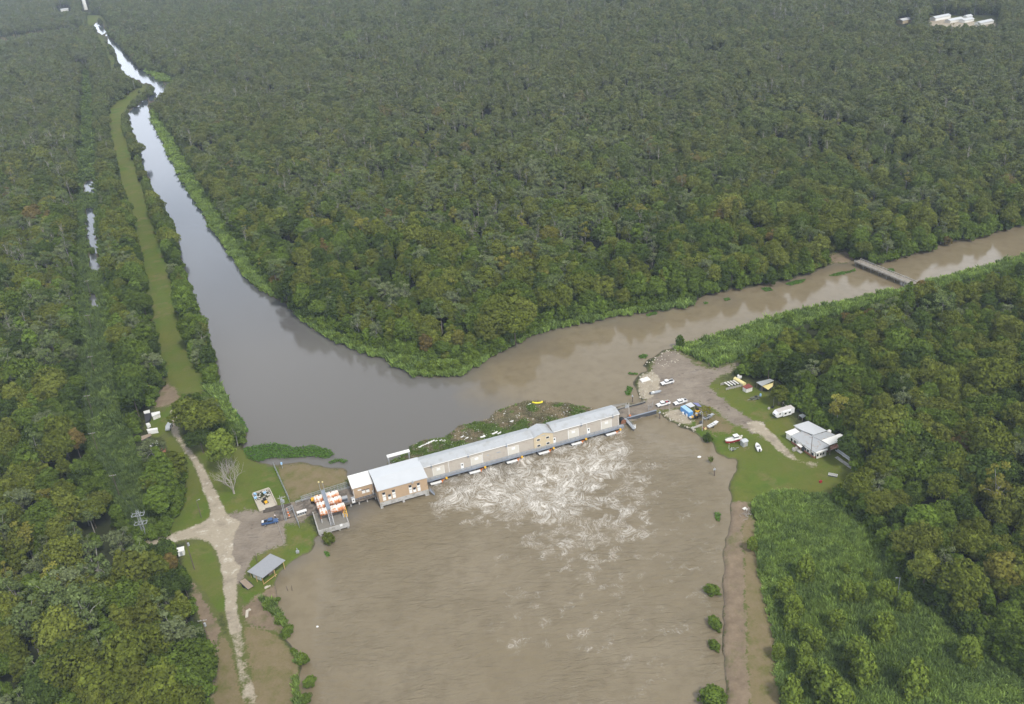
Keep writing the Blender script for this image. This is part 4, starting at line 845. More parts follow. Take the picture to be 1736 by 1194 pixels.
for sd in (0, 3):
    xs = [tp[sd][0]-tp[sd][2]*.38, tp[sd][0]+tp[sd][2]*.38]; ys = [tp[sd+k][1] for k in range(3)]
    for x in xs:
        c.bx(x-.15, x+.15, min(ys)-1.6, max(ys)+1.4, 3.25, 3.62)
        for y in (min(ys)-1.5, (min(ys)+max(ys))/2, max(ys)+1.2): b.bx(x-.2, x+.2, y-.2, y+.2, 1.49, 3.24)
b.build('column', M['concrete'], fr); c.build('beam', M['rust'], fr)
cw = bthing('catwalk', 'grey catwalk with a stair running between the two rows of orange tanks', 'catwalk')
cx = (tp[0][0]-tp[0][2]/2+tp[3][0]+tp[3][2]/2)/2; ya, yb = min(q[1] for q in tp)-1.2, max(q[1] for q in tp)+2.6
MB().bx(cx-.62, cx+.62, ya, yb, 6.25, 6.4).build('deck', M['steel'], cw)
b = MB()
for s in (-.6, .6):
    b.bx(cx+s-.03, cx+s+.03, ya, yb, 7.3, 7.36)
    for k in range(7): y = ya+(yb-ya)*k/6; b.bx(cx+s-.03, cx+s+.03, y-.03, y+.03, 6.41, 7.3)
b.build('railing', M['galv'], cw)
b = MB()
for s in (-.6, .6): b.bar((cx+s, ya, 6.3), (cx+s, ya-3.2, 1.6), .1, .3)
for k in range(12): b.box((cx, ya-3.2*(k+.5)/12, 6.3-4.7*(k+.5)/12), (1.1, .25, .05))
b.build('stair', M['galv'], cw)
b = MB()
for y in (yb-.3, (ya+yb)/2, ya+.3): b.bx(cx-.1, cx+.1, y-.1, y+.1, 1.49, 6.24)
b.build('post', M['steel'], cw)
for px in (542, 548.5):
    x, y = BL(px+2, 836, 2); t_ = bthing('flood_light', '%s flood light on a thin post behind the orange tanks' % ('left' if px < 545 else 'right'), 'light', x, y, 1.9, 'flood lights behind the orange tanks')
    MB().tube((0, 0, 0), (0, 0, 4.8), .07).build('post', M['galv'], t_); MB().box((0, 0, 4.95), (.5, .4, .35)).build('lamp_head', M['yellowpale'], t_)
x, y = BL(585.5, 866, 3.2); t_ = bthing('ladder_cage', 'yellow ladder leaning beside the front right tank', 'ladder', x-.2, y, 1.5); b = MB()
for s in (-.5, .5): b.bar((s, -1.2, 0), (s, 1.6, 3.0), .14, .14)
for k in range(8): b.bar((-.5, -1.2+2.8*k/7, 3.0*k/7), (.5, -1.2+2.8*k/7, 3.0*k/7), .16, .12)
b.build('rail', M['yellow'], t_)
x, y = BL(583.5, 848, 2.6); t_ = bthing('equipment_cabinet', 'grey metal cabinet on the deck between the orange tanks and the white roofed annex', 'cabinet', x, y, 1.9)
MB().bx(-1.2, 1.2, -.6, .6, .15, 1.75).build('housing', M['steel'], t_); MB().bx(-1.1, 1.1, -.63, -.603, .3, 1.3).build('dark_opening', M['steeldk'], t_); MB().prism([(-.7, 1.76), (.7, 1.86), (.7, 1.95), (-.7, 1.84)], 'x', -1.3, 1.3).build('lid', M['galv'], t_); MB().bx(-1.0, 1.0, -.5, .5, 0, .149).build('skid', M['steeldk'], t_)  # dark front panel paints the shade inside the open cabinet
x, y = BL(599, 849, 2.4); t_ = bthing('switch_cabinet', 'white electrical cabinet standing at the corner of the annex', 'cabinet', x, y-.3, 1.9); MB().box((0, 0, 1.0), (1.1, .8, 2.0)).build('housing', M['white'], t_); MB().box((0, -.42, 1.1), (.4, .03, .5)).build('meter_window', M['glass'], t_); MB().box((0, 0, 2.06), (1.25, .95, .1)).build('lid', M['galv'], t_)
x, y = BL(532, 849, 2.4); t_ = bthing('tractor', 'small yellow tractor parked behind the left tanks', 'tractor', x, y, 1.9)
MB().box((0, 0, 1.15), (2.0, 1.5, 1.1), taper=(.8, .8)).build('hood', M['yellow'], t_, bevel=.12); MB().box((1.4, 0, 1.5), (1.2, 1.3, 1.3), taper=(.85, .85)).build('cab', M['yellow'], t_, bevel=.06)
for q in (-.7, 1.3):
    for s in (-.8, .8): MB().tube((q, s-.17, .5), (q, s+.17, .5), .5, n=14).build('wheel', M['black'], t_)
# gantry behind the control building
xa, _ = BL(655, 789, 2.0); xg0, xg1 = -10.1, -2.3
gt = bthing('rake_gantry', 'white portal frame standing at the back of the tan control building', 'gantry')
MB().bx(xg0-.4, xg1+.4, 12.2, 13.4, 8.5, 9.1).build('beam', M['white'], gt)
for x in (xg0, xg1):
    for y in (12.4, 13.2): MB().bx(x-.18, x+.18, y-.18, y+.18, 1.96, 8.49).build('leg', M['galv'], gt)
idk = bthing('intake_deck', 'dark concrete intake deck along the back of the pump house', 'deck'); MB().bx(-18.2, 79.5, 9.3, 13.6, 1.3, 1.95).build('slab', M['concretedk'], idk)
b = MB()
for k in range(25): b.bx(-18+k*4.0, -17.4+k*4.0, 11.5, 12.2, -2, 1.29)
b.build('pile', M['concretedk'], idk)
b = MB()
for k in range(10): x = -17+k*4; b.box((x, 11.8, 2.3), (.5, .4, .7))
b.build('winch', M['rust'], idk)

# ------------------------------------------------------------------ floating debris held against the intake
DEB = [(600,812),(622,800),(650,790),(690,768),(697,757),(720,747),(755,742),(780,722),(828,712),(842,697),(868,688),(895,679),(925,681),(960,684),(990,690),(1004,692),(1012,700),(920,735),(780,776),(700,796),(612,824)]
xs, ys = zip(*[G(p[0], p[1], .1) for p in DEB]); gx_, gy_ = np.meshgrid(np.arange(min(xs), max(xs), .7), np.arange(min(ys), max(ys), .7)); gx_ = (gx_+nrng.uniform(-.3, .3, gx_.shape)).ravel(); gy_ = (gy_+nrng.uniform(-.3, .3, gy_.shape)).ravel()
k = inpoly(gx_, gy_, list(zip(xs, ys))); dx_, dy_ = gx_[k], gy_[k]
pa, pb, _ = Pv(dx_, dy_, dx_*0); dens = np.clip((pa-640)/50, .12, 1.0); k = nrng.random(len(dx_)) < dens; dx_, dy_ = dx_[k], dy_[k]; n = len(dx_)
gn = vnoise(dx_, dy_, 6, 41); gn2 = vnoise(dx_, dy_, 2.2, 42)
MATF = [tuft(31, 26, .35, .16, .7, .9), tuft(32, 22, .28, .2, .7, 1.1)]
c1 = np.where((gn*.6+gn2*.4 > .50)[:, None], np.array([.125, .185, .045]), np.where((gn2 > .5)[:, None], np.array([.27, .225, .14]), np.array([.20, .185, .11])))*nrng.uniform(.7, 1.3, (n, 1))
scatter('debris_raft', np.stack([dx_, dy_, dx_*0-.02], -1), form_collection('raft', MATF), nrng.integers(0, 2, n), nrng.uniform(0, 6.28, n), np.stack([nrng.uniform(.8, 1.3, n)]*2+[nrng.uniform(.6, 1.5, n)*(.6+gn)], -1), c1, 'raft of floating weeds, branches and rubbish pressed against the back of the pump house', 'debris')
b = MB(); b2 = MB()
for i in range(380):
    j = rnd.randrange(n); s = rnd.uniform(.1, .28)*(1.7 if rnd.random() < .1 else 1); (b if rnd.random() < .62 else b2).box((dx_[j], dy_[j], .22), (s*rnd.uniform(.7, 2.2), s, .2), rnd.uniform(0, 3))
tag(b.build('floating_litter', M['whitedirty']), 'countless small white scraps floating in the debris raft', 'litter', kind='stuff')
tag(b2.build('floating_driftwood', M['wood']), 'countless brown sticks and scraps floating in the debris raft', 'driftwood', kind='stuff')
for px, py, s in [(712,758,1.0),(716,756,.7),(721,754,.7),(725,752,1.0),(729,750,1.0),(734,748,.9),(739,748,.7),(747,747,.8),(752,748,.9),(783,741,.9),(818,741,1.4),(838,735,1.6),(846,735,1.2),(791,743,.8),(867,715,1.0),(897,686,.9)]:
    x, y = G(px, py, .25); o = MB().box((0, 0, .18), (1.25*s, .6*s, .26), rnd.uniform(-.4, .9)).box((.5*s, .35*s, .27), (.9*s, .5*s, .22), rnd.uniform(0, 3)).build('foam_board', M['white'], bevel=.04); o.location = (x, y, .1)
    tag(o, 'white foam board floating in the debris raft behind the pump house', 'board', 'white boards in the debris raft')
x, y = G(911, 682, .2); o = bpy.data.objects.new('float', None)
b = MB()
for i in range(9): a0 = .3+i*.34; b.tube((2.0*math.cos(a0), .9*math.sin(a0), .3), (2.0*math.cos(a0+.36), .9*math.sin(a0+.36), .3), .42, n=8)
o = b.build('float', M['yellow']); o.data.materials[0] = paint('bright_yellow_float', (.78, .66, .04), .5); o.location = (x, y, 0); o.rotation_euler = (0, 0, 3.0); tag(o, 'curved bright yellow float at the outer edge of the debris raft', 'float')

# ------------------------------------------------------------------ vehicles, boats, poles, sheds
def hd(p, q, z=1.0): a_, b_ = G(*p, z), G(*q, z); return math.atan2(b_[1]-a_[1], b_[0]-a_[0])
def pickup(px, py, rear, front, pm, label, load=None):
    x, y = G(px, py); t_ = thing('pickup_truck', label, 'truck', (x, y, 1.0), hd(rear, front), None if 'blue' in label else 'white pickups on the gravel yard')
    MB().prism([(-2.85, .5), (-2.85, 1.1), (1.05, 1.14), (1.3, 1.12), (2.65, .98), (2.85, .82), (2.85, .5)], 'y', -.96, .96).build('body', pm, t_, bevel=.05)
    b = MB().bx(-2.83, -.82, .84, .95, 1.1, 1.34).bx(-2.83, -.82, -.95, -.84, 1.1, 1.34).bx(-.84, -.76, -.95, .95, 1.1, 1.36); b.build('bed_side', pm, t_); MB().bx(-2.9, -2.84, -.93, .93, .62, 1.34).build('tailgate', pm, t_)
    MB().bx(-2.82, -.85, -.83, .83, 1.105, 1.13).build('bed_floor', M['black'], t_)
    c = MB().box((.25, 0, 1.5), (2.15, 1.84, .72), taper=(.66, .84)).build('cab', pm, t_, bevel=.05)
    MB().box((.25, 0, 1.48), (1.99, 1.87, .40), taper=(.83, .905)).build('window_band', M['glass'], c)
    MB().box((.28, 0, 1.88), (1.35, 1.5, .05)).build('roof_panel', pm, c)
    for q in (-1.75, 1.8):
        for s in (-.86, .86): w = MB().tube((q, s-.13, .4), (q, s+.13, .4), .41, n=14).build('wheel', M['black'], t_); MB().tube((q, s-.15 if s < 0 else s+.131, .4), (q, s-.131 if s < 0 else s+.15, .4), .22, n=10).build('rim', M['galv'], w)
    MB().bx(2.84, 2.93, -.85, .85, .5, .72).build('bumper', M['steeldk'], t_); MB().bx(2.78, 2.87, -.5, .5, .74, .96).build('grille', M['black'], t_)
    for s in (-.72, .72): MB().box((2.79, s, .88), (.12, .3, .16)).build('headlight', M['trim'], t_); MB().box((-2.91, s*1.2, 1.05), (.05, .14, .35)).build('tail_light', M['red'], t_)
    if load == 'box': MB().bx(-1.5, -.9, -.85, .85, 1.14, 1.75).build('tool_box', M['carwhite'], t_)
    if load == 'red': MB().box((-1.7, .1, 1.3), (.8, .6, .3)).build('red_load', M['red'], t_)
    if load == 'white': MB().box((-2.4, 0, 1.42), (.7, 1.2, .2)).build('white_lid', M['white'], t_)
    return t_
pickup(458.5, 887.5, (445, 890), (472, 884.5), M['bluedk'], 'dark blue pickup with a white lid at its tail parked at the left yard', 'white')
pickup(1131, 651, (1141, 648), (1121.5, 653), M['carwhite'], 'white pickup in the middle of the right gravel yard, farthest from the pump house', None)
pickup(1124, 687.5, (1134.5, 684), (1113, 690), M['carwhite'], 'white pickup with red things in its bed, nearest the pump house', 'red')
pickup(1153, 684.5, (1162, 681), (1143, 687), M['carwhite'], 'white pickup with a tall white tool box, parked beside the blue tarp shelter', 'box')
def hull(b, ln, wd, h, bow=.35, z0=.0, n=9, blunt=0.0):
    vs = []; fs = []
    for i in range(n):
        u = i/(n-1); x = -ln/2+ln*u; k = 1.0 if u < 1-bow else max(blunt, math.cos((u-1+bow)/bow*math.pi/2)**.7); sh = .25*h*max(0, (u-.5)*2)**2
        vs += [(x, -wd/2*k, z0+h+sh), (x, -wd/2*k*.72, z0+sh*.8), (x, wd/2*k*.72, z0+sh*.8), (x, wd/2*k, z0+h+sh)]
    for i in range(n-1):
        for j in range(4): fs.append((i*4+j, i*4+(j+1) % 4, (i+1)*4+(j+1) % 4, (i+1)*4+j))
    fs += [(3, 2, 1, 0), tuple((n-1)*4+j for j in range(4))]; b.add(vs, fs); return b
def boat_trailer(t_, ln): MB().bx(-ln/2, ln/2+.9, -.06, .06, .38, .5).bx(-ln*.3, ln*.3, -.7, -.6, .38, .5).bx(-ln*.3, ln*.3, .6, .7, .38, .5).box((-ln*.15, 0, .44), (.12, 1.6, .1)).build('trailer_frame', M['galv'], t_); [MB().tube((-ln*.15, s-.1, .3), (-ln*.15, s+.1, .3), .3, n=10).build('wheel', M['black'], t_) for s in (-.85, .85)]
x, y = G(1243, 749.5); t_ = thing('work_boat', 'red hulled white work boat propped on the lawn beside the small grey shed', 'boat', (x, y, 1.0), hd((1256, 744), (1232, 750)))
hull(MB(), 6.2, 2.3, .85, .25, .45, blunt=.55).build('hull', M['red'], t_); b = MB(); hull(b, 6.3, 2.38, .22, .25, 1.25, blunt=.55); b.build('deck', M['whitedirty'], t_)
c = MB().box((-1.0, 0, 2.1), (2.0, 1.7, 1.2), taper=(.8, .85)).build('cabin', M['white'], t_, bevel=.06); MB().box((-1.0, 0, 2.2), (1.95, 1.62, .45), taper=(.92, .95)).build('window_band', M['glass'], c); MB().box((-1.0, 0, 2.74), (1.9, 1.7, .08)).build('cabin_roof', M['white'], c)
MB().box((-3.3, 0, 1.3), (.5, .5, 1.1)).box((-3.4, .1, 1.9), (.6, .45, .4)).build('outboard_motor', M['whitedirty'], t_)
b = MB()
for q in (-2.3, 0, 1.9): b.bx(q-.15, q+.15, -.8, .8, 0, .5)
b.build('prop', M['wood'], t_)
b = MB()
for s in (-1, 1): b.tube((0, s, 2.0), (3.0, s*.7, 2.0), .03); [b.tube((q, s*.9, 1.5), (q, s*.9, 2.0), .03) for q in (.2, 1.4, 2.6)]
b.build('bow_rail', M['galv'], t_)
x, y = G(1285, 761.5); t_ = thing('motor_boat', 'white motor boat on a trailer standing alone on the lawn', 'boat', (x, y, 1.0), hd((1287.5, 768), (1282, 755)))
hull(MB(), 4.8, 1.8, .7, .5, .5).build('hull', M['carwhite'], t_); MB().box((-.3, 0, 1.3), (1.3, 1.2, .12)).build('cockpit', M['steeldk'], t_); MB().box((-1.3, 0, 1.35), (1.2, 1.3, .3)).build('seat', M['white'], t_); MB().box((-2.5, 0, 1.1), (.4, .45, 1.0)).build('outboard_motor', M['black'], t_); boat_trailer(t_, 4.8)
x, y = G(1208.5, 722.5); t_ = thing('flat_boat', 'long white flat bottomed boat on a trailer near the basin shore', 'boat', (x, y, 1.0), hd((1201, 727), (1216, 718)))
hull(MB(), 5.2, 1.5, .5, .15, .5, blunt=.75).build('hull', M['carwhite'], t_); MB().bx(-2.2, 2.0, -.55, .55, 1.003, 1.02).build('inner_floor', M['galv'], t_)
for q in (-1.5, -.2, 1.1): MB().box((q, 0, 1.06), (.35, 1.2, .08)).build('bench', M['white'], t_)
boat_trailer(t_, 5.2)
x, y = G(1201, 709); t_ = thing('flat_boat', 'grey flat bottomed boat on a trailer under the yellow green tree', 'boat', (x, y, 1.0), hd((1192, 713), (1207, 706)))
hull(MB(), 5.0, 1.4, .5, .2, .5, blunt=.6).build('hull', M['galv'], t_); MB().bx(-2.1, 1.7, -.5, .5, 1.003, 1.02).build('inner_floor', M['steeldk'], t_); boat_trailer(t_, 5)
x, y = G(1280, 677); t_ = thing('motor_boat', 'dark camouflaged motor boat with a raised outboard on the lawn near the red roofed hut', 'boat', (x, y, 1.0), hd((1289, 674), (1272, 678)))
hull(MB(), 4.8, 1.5, .55, .35, .45).build('hull', paint('olive_drab', (.10, .105, .07), .6), t_); MB().box((-2.4, 0, 1.4), (.5, .5, 1.1)).build('outboard_motor', M['lightblue'], t_); MB().box((-.4, 0, 1.15), (.8, .8, .5)).build('console', M['black'], t_); boat_trailer(t_, 4.8)
x, y = G(1242.5, 763); t_ = thing('boat_trailer', 'empty boat trailer with two white guide posts on the lawn', 'trailer', (x, y, 1.0), .3); boat_trailer(t_, 3.2)
for s in (-.8, .8): MB().tube((-1.2, s, .4), (-1.2, s, 2.0), .06).build('guide_post', M['white'], t_)
x, y = G(1112, 667); t_ = thing('skiff', 'grey aluminium skiff lying on the rubble bank with gear in it', 'boat', (x, y, 1.0), hd((1101, 667), (1118, 663))); hull(MB(), 5.0, 1.6, .55, .4, .15).build('hull', M['galv'], t_); MB().box((-1.2, .1, .85), (.9, .8, .4)).build('gear', M['white'], t_); MB().box((-2.6, 0, .8), (.4, .4, .8)).build('outboard_motor', M['black'], t_)
x, y = G(1093.5, 644.5); t_ = thing('barge_dock', 'tilted white floating dock section stranded at the water edge', 'dock', (x, y, .9), hd((1088, 646), (1102, 641))); MB().box((0, 0, .35), (4.2, 2.6, .3)).build('deck', M['whitedirty'], t_).rotation_euler = (.12, .04, 0); MB().box((-1.6, -1.0, .35), (1.6, .6, .7)).build('pontoon', M['white'], t_)
def pole(px, py, h, label, r=.13, mat='pole', arms=0, extra=None, name='utility_pole', group=None, rz=.3, z=.9, lean=0.0):
    x, y = G(px, py, z); t_ = thing(name, label, 'pole', (x, y, z), rz, group); MB().tube((0, 0, -.5), (lean*h, 0, h), r, r*.7, 8).build('shaft', M[mat], t_)
    for k in range(arms): MB().bx(-1.3, 1.3, -.06, .06, h-.5-k*.9, h-.36-k*.9).build('cross_arm', M['polepale'], t_)
    if arms:
        b = MB()
        for k in range(arms):
            for q in (-1.15, -.5, .5, 1.15): b.tube((q, 0, h-.36-k*.9), (q, 0, h-.12-k*.9), .05)
        b.build('insulator', M['galv'], t_)
    if extra == 'transformer': MB().tube((.42, 0, h-2.6), (.42, 0, h-1.5), .32, n=12).build('transformer', M['galv'], t_)
    if extra == 'lamp': MB().bar((0, 0, h-.3), (.9, 0, h-.1), .08, .08).box((1.0, 0, h-.12), (.5, .25, .15)).build('lamp_arm', M['galv'], t_)
    return t_
pole(341.7, 878.5, 8.0, 'thin dark lamp pole on the lawn west of the pale road', .12, extra='lamp')
pole(330, 966, 12.5, 'tall dark pole with a transformer beside the white hut at the road fork', .17, arms=0, extra='transformer')
pole(357, 1098, 11, 'pole with cross arm and transformer at the edge of the lower left wood', .16, arms=1, extra='transformer', rz=.1)
pole(436.8, 955, 4.6, 'short dark post behind the open shed', .1)
pole(1374, 777, 9.0, 'dark pole with a lamp standing in front of the white house', .13, extra='lamp', rz=2.6)
pole(1190.5, 731, 8.5, 'grey pole by the basin shore between the blue tarp and the flat boat', .14, 'polepale', extra='lamp', rz=2.0)
pole(1134.5, 701, 4.2, 'thin post beside the white pickup at the shore', .07, 'polepale'); pole(1090.5, 680, 5.5, 'thin dark post on the rubble bank of the right river', .08)
pole(1311, 692, 5, 'thin pale post with a dish under the trees near the white camper', .06, 'galv', extra='lamp')
pole(1521.5, 1008, 6.5, 'grey lamp pole standing in the lower right reed bed', .12, 'galv', extra='lamp', rz=3.1)
pole(484, 884, 11, 'left pole of the pair carrying transformers by the gate', .14, 'galv', extra='transformer', group='pair of poles by the gate'); pole(486.5, 883.5, 10.5, 'right pole of the pair carrying transformers by the gate', .13, 'galv', arms=1, extra='transformer', group='pair of poles by the gate')
tw = []
for px, py, h in ((203, 842, 10), (166, 765, 9), (157, 700, 9), (161, 632, 9), (156, 560, 9), (154, 500, 9)):
    t_ = pole(px, py, h, '%s line pole with one cross arm in the clearing,' % ('first', 'second', 'third', 'fourth', 'fifth', 'sixth')[len(tw)] + ' counted from the lattice tower', .14, 'pole', arms=1, name='line_pole', group='line poles in the clearing', rz=.15); tw.append((t_.location.copy(), h))
x, y = G(248, 915); t_ = thing('lattice_tower', 'pale steel lattice tower with two wide frames at the end of the power line clearing', 'tower', (x, y, .9), .15); b = MB(); H_ = 11.5
for s in ((-.55, -.55), (.55, -.55), (.55, .55), (-.55, .55)): b.bar((s[0], s[1], 0), (s[0]*.6, s[1]*.6, H_+1.2), .1, .1)
for k in range(10):
    z0, z1 = k*1.25, k*1.25+1.25; w0, w1 = .55-.2*k/10, .55-.2*(k+1)/10
    for p, q in (((-w0, -w0, z0), (w1, -w1, z1)), ((w0, w0, z0), (-w1, w1, z1)), ((w0, -w0, z0), (w1, w1, z1)), ((-w0, w0, z0), (-w1, -w1, z1))): b.bar(p, q, .06, .06)
b.build('mast', M['galv'], t_)
for z in (H_-.6, H_-4.2):
    b = MB()
    for s in (-.9, .9): b.bar((-2.0, s, z), (2.0, s, z), .14, .16)
    for s in (-2.0, -.7, .7, 2.0): b.bar((s, -.9, z), (s, .9, z), .12, .12); b.tube((s, -.9, z), (s, -.9, z+.7), .07); b.tube((s, .9, z), (s, .9, z+.7), .07)
    b.build('cross_frame', M['galv'], t_)
tw = [(t_.location.copy(), H_)]+tw
for i in range(len(tw)-1):
    (p, h), (q, h2) = tw[i], tw[i+1]
    for s in (-1.1, 1.1):
        b = MB(); p0 = p+Vector((s, 0, h-.3)); p1 = q+Vector((s, 0, h2-.1)); prev = p0
        for k in range(1, 9): u = k/8; c_ = p0.lerp(p1, u)-Vector((0, 0, 3.2*u*(1-u))); b.tube(prev, c_, .025, n=4, cap=False); prev = c_
        tag(b.build('power_line', M['steeldk']), 'thin dark power line strung along the clearing between two poles', 'wire', 'power lines along the clearing')
# person
x, y = G(467, 879); t_ = thing('person', 'person in a white shirt and dark trousers standing beside the blue pickup', 'person', (x, y, 1.0), -1.2)
def skin_mesh(name, vs, es, rad, mat, parent):
    me = bpy.data.meshes.new(name); me.from_pydata(vs, es, []); o = bpy.data.objects.new(name, me); COL.objects.link(o); o.parent = parent; me.materials.append(mat)
    sm = o.modifiers.new('skin', 'SKIN'); o.modifiers.new('sub', 'SUBSURF').levels = 1; o.modifiers['sub'].render_levels = 1
    for i, v in enumerate(me.skin_vertices[0].data): v.radius = (rad[i], rad[i]*.85); v.use_root = i == 0
    return o
hv = [(0, 0, .95), (0, 0, 1.2), (0, 0, 1.42), (0, 0, 1.53), (0.02, 0, 1.66), (.02, 0, 1.76), (0, .19, 1.4), (0, .25, 1.12), (.1, .24, .88), (0, -.19, 1.4), (.05, -.26, 1.12), (.12, -.24, .9), (0, .1, .9), (.03, .11, .48), (0, .12, .06), (.14, .13, .03), (0, -.1, .9), (-.02, -.11, .48), (-.06, -.12, .06), (.08, -.13, .03), (.13, .24, .80), (.16, -.24, .82)]
he = [(0, 1), (1, 2), (2, 3), (3, 4), (4, 5), (2, 6), (6, 7), (7, 8), (2, 9), (9, 10), (10, 11), (0, 12), (12, 13), (13, 14), (14, 15), (0, 16), (16, 17), (17, 18), (18, 19), (8, 20), (11, 21)]
hr = [.15, .15, .15, .06, .1, .08, .065, .05, .04, .065, .05, .04, .09, .065, .045, .04, .09, .065, .045, .04, .035, .035]
skin_mesh('body', hv, he, hr, M['skin'], t_)
skin_mesh('shirt', [hv[i] for i in (0, 1, 2, 6, 7, 9, 10)], [(0, 1), (1, 2), (2, 3), (3, 4), (2, 5), (5, 6)], [.175, .175, .17, .085, .07, .085, .07], M['cloth'], t_)
skin_mesh('trousers', [(0, 0, .98)]+[hv[i] for i in (12, 13, 14, 16, 17, 18)], [(0, 1), (1, 2), (2, 3), (0, 4), (4, 5), (5, 6)], [.17, .11, .085, .07, .11, .085, .07], M['clothdk'], t_)
MB().sphere((.0, 0, 1.78), (.115, .1, .07)).build('cap', M['cloth'], t_)
# roofed things outlined by their roof corners
def ctr(ps, z): q = [G(p[0], p[1], z) for p in ps]; return sum(a[0] for a in q)/len(q), sum(a[1] for a in q)/len(q)
def poly_part(nm, ps, z0, z1, mat, t_, inset=0.0, zr=None):
    """upright prism over the photo outline ps (taken at height zr)"""
    q = [G(p[0], p[1], zr if zr is not None else z1) for p in ps]; cx_, cy_ = sum(a[0] for a in q)/len(q), sum(a[1] for a in q)/len(q); o_ = t_.location
    ar = sum(q[i][0]*q[(i+1) % len(q)][1]-q[(i+1) % len(q)][0]*q[i][1] for i in range(len(q))); q = q if ar > 0 else q[::-1]
    def ins(a): d = math.hypot(a[0]-cx_, a[1]-cy_); f = max(.2, 1-inset/d); return cx_+(a[0]-cx_)*f-o_.x, cy_+(a[1]-cy_)*f-o_.y
    return MB().prism([ins(a) for a in q], 'z', z0-o_.z, z1-o_.z).build(nm, mat, t_)
def zq(ps, ox, oy, k): return [(ox+a/k, oy+b_/k) for a, b_ in ps]
hz = lambda ps: zq(ps, 1320, 690, 10.85)
main = hz([(225,532),(440,440),(940,715),(668,838)])
c_ = ctr(main, 3.8); hs = thing('white_house', 'long white wooden house with patched grey and white metal roofs beside the lawn', 'house', (c_[0], c_[1], 1.0))
poly_part('wall', main, 1.75, 3.75, M['whitedirty'], hs, .45, 3.9); poly_part('brick_base', main, .95, 1.74, M['brick'], hs, .38, 3.9); poly_part('roof', main, 3.76, 3.92, M['patchroof'], hs)
for nm, ps, z, mt, wl in (('rear_roof', [(275,340),(545,258),(890,435),(640,512),(445,438)], 4.25, 'roofpale', 1), ('white_roof', [(118,460),(300,393),(388,455),(220,528)], 3.7, 'white', 1), ('side_roof', [(600,530),(900,450),(1045,515),(770,612)], 4.0, 'patchroof', 1), ('extension_roof', [(785,612),(1130,490),(1295,572),(940,702)], 4.1, 'white', 0), ('rusty_roof', [(945,722),(1160,635),(1240,690),(960,792)], 3.3, 'rustroof', 0), ('front_roof', [(672,832),(885,764),(905,785),(692,856)], 3.6, 'white', 1), ('porch_roof', [(330,690),(405,665),(470,718),(402,745)], 2.9, 'trim', 0)):
    p = hz(ps); r_ = poly_part(nm, p, z, z+.13, M[mt], hs)
    if wl: poly_part('wall', p, .95, z-.01, M['whitedirty'], hs, .5, z)
    else:
        q = [G(a[0], a[1], z) for a in p]; b = MB()
        for a in q: b.tube((a[0]*.97+c_[0]*.03-c_[0], a[1]*.97+c_[1]*.03-c_[1], -.1), (a[0]*.97+c_[0]*.03-c_[0], a[1]*.97+c_[1]*.03-c_[1], z-1.01), .09)
        b.build('post', M['wood'], hs)
qa, qb = G(*main[0], 3.9), G(*main[3], 3.9); dv = Vector((qb[0]-qa[0], qb[1]-qa[1], 0)); ln = dv.length; dv /= ln; nv = Vector((dv.y, -dv.x, 0)); hd_ = math.atan2(dv.y, dv.x)
if nv.y > 0: nv = -nv
for u, w_ in ((.06, .9), (.2, .9), (.63, 1.0), (.74, .9), (.93, 1.1)):
    p = Vector((qa[0], qa[1], 0))+dv*ln*u-Vector((c_[0], c_[1], 0))-nv*.12; f = MB().box((p.x, p.y, 1.75), (w_+.2, .5, 1.25), hd_).build('window', M['trim'], hs); MB().box((p.x+nv.x*.1, p.y+nv.y*.1, 1.75), (w_, .5, 1.05), hd_).build('pane', M['glass'], f)
p = Vector((qa[0], qa[1], 0))+dv*ln*.52-Vector((c_[0], c_[1], 0))-nv*.12; MB().box((p.x, p.y, 1.2), (1.1, .5, 2.1), hd_).build('door', M['steeldk'], hs)
p += nv*1.6; MB().box((p.x, p.y, .35), (2.2, 1.2, .3), hd_).build('porch_step', M['concrete'], hs)
fq, fr_ = [G(*v, 3.6) for v in hz([(672,832),(885,764)])], None
dv2 = Vector((fq[1][0]-fq[0][0], fq[1][1]-fq[0][1], 0)); l2 = dv2.length; dv2 /= l2; n2 = Vector((dv2.y, -dv2.x, 0)); ff = [G(*v, 3.6) for v in hz([(692,856),(905,785)])]
for u in (.16, .42, .64): p = Vector((ff[0][0], ff[0][1], 0)).lerp(Vector((ff[1][0], ff[1][1], 0)), u)-Vector((c_[0], c_[1], 0)); f = MB().box((p.x-n2.x*.27, p.y-n2.y*.27, 1.5), (.9, .3, 1.2), math.atan2(dv2.y, dv2.x)).build('window', M['trim'], hs); MB().box((p.x-n2.x*.2, p.y-n2.y*.2, 1.5), (.75, .3, 1.0), math.atan2(dv2.y, dv2.x)).build('pane', M['glass'], f)
x, y = G(1348, 763.5, 1); o = MB().box((0, 0, .45), (2.2, 1.0, .9), .4).box((.3, .1, 1.0), (1.2, .7, .3), .9).box((-.6, 0, 1.0), (.6, .6, .4)).build('pallet_stack', M['polepale']); o.location = (x, y, 1); tag(o, 'grey stack of boxes and pallets in front of the white house porch', 'pallets')
x, y = G(1405.7, 732, 3.2); t_ = thing('water_tank', 'round white tank rising behind the roofs of the white house', 'tank', (x, y, 1)); MB().tube((0, 0, 0), (0, 0, 2.6), .75, n=14).build('shell', M['white'], t_); MB().tube((0, 0, 2.6), (0, 0, 3.0), .75, .3, n=14).build('top', M['white'], t_)
x, y = G(1431, 772.5, 1.6); t_ = thing('channel_trough', 'long pale metal trough lying beside the rusty lean-to of the house', 'trough', (x, y, 1), hd((1423, 766), (1440, 778))); MB().bx(-4, 4, -.5, .5, .5, .62).bx(-4, 4, -.55, -.45, .63, 1.0).bx(-4, 4, .45, .55, .63, 1.0).build('channel', M['roofpale'], t_)
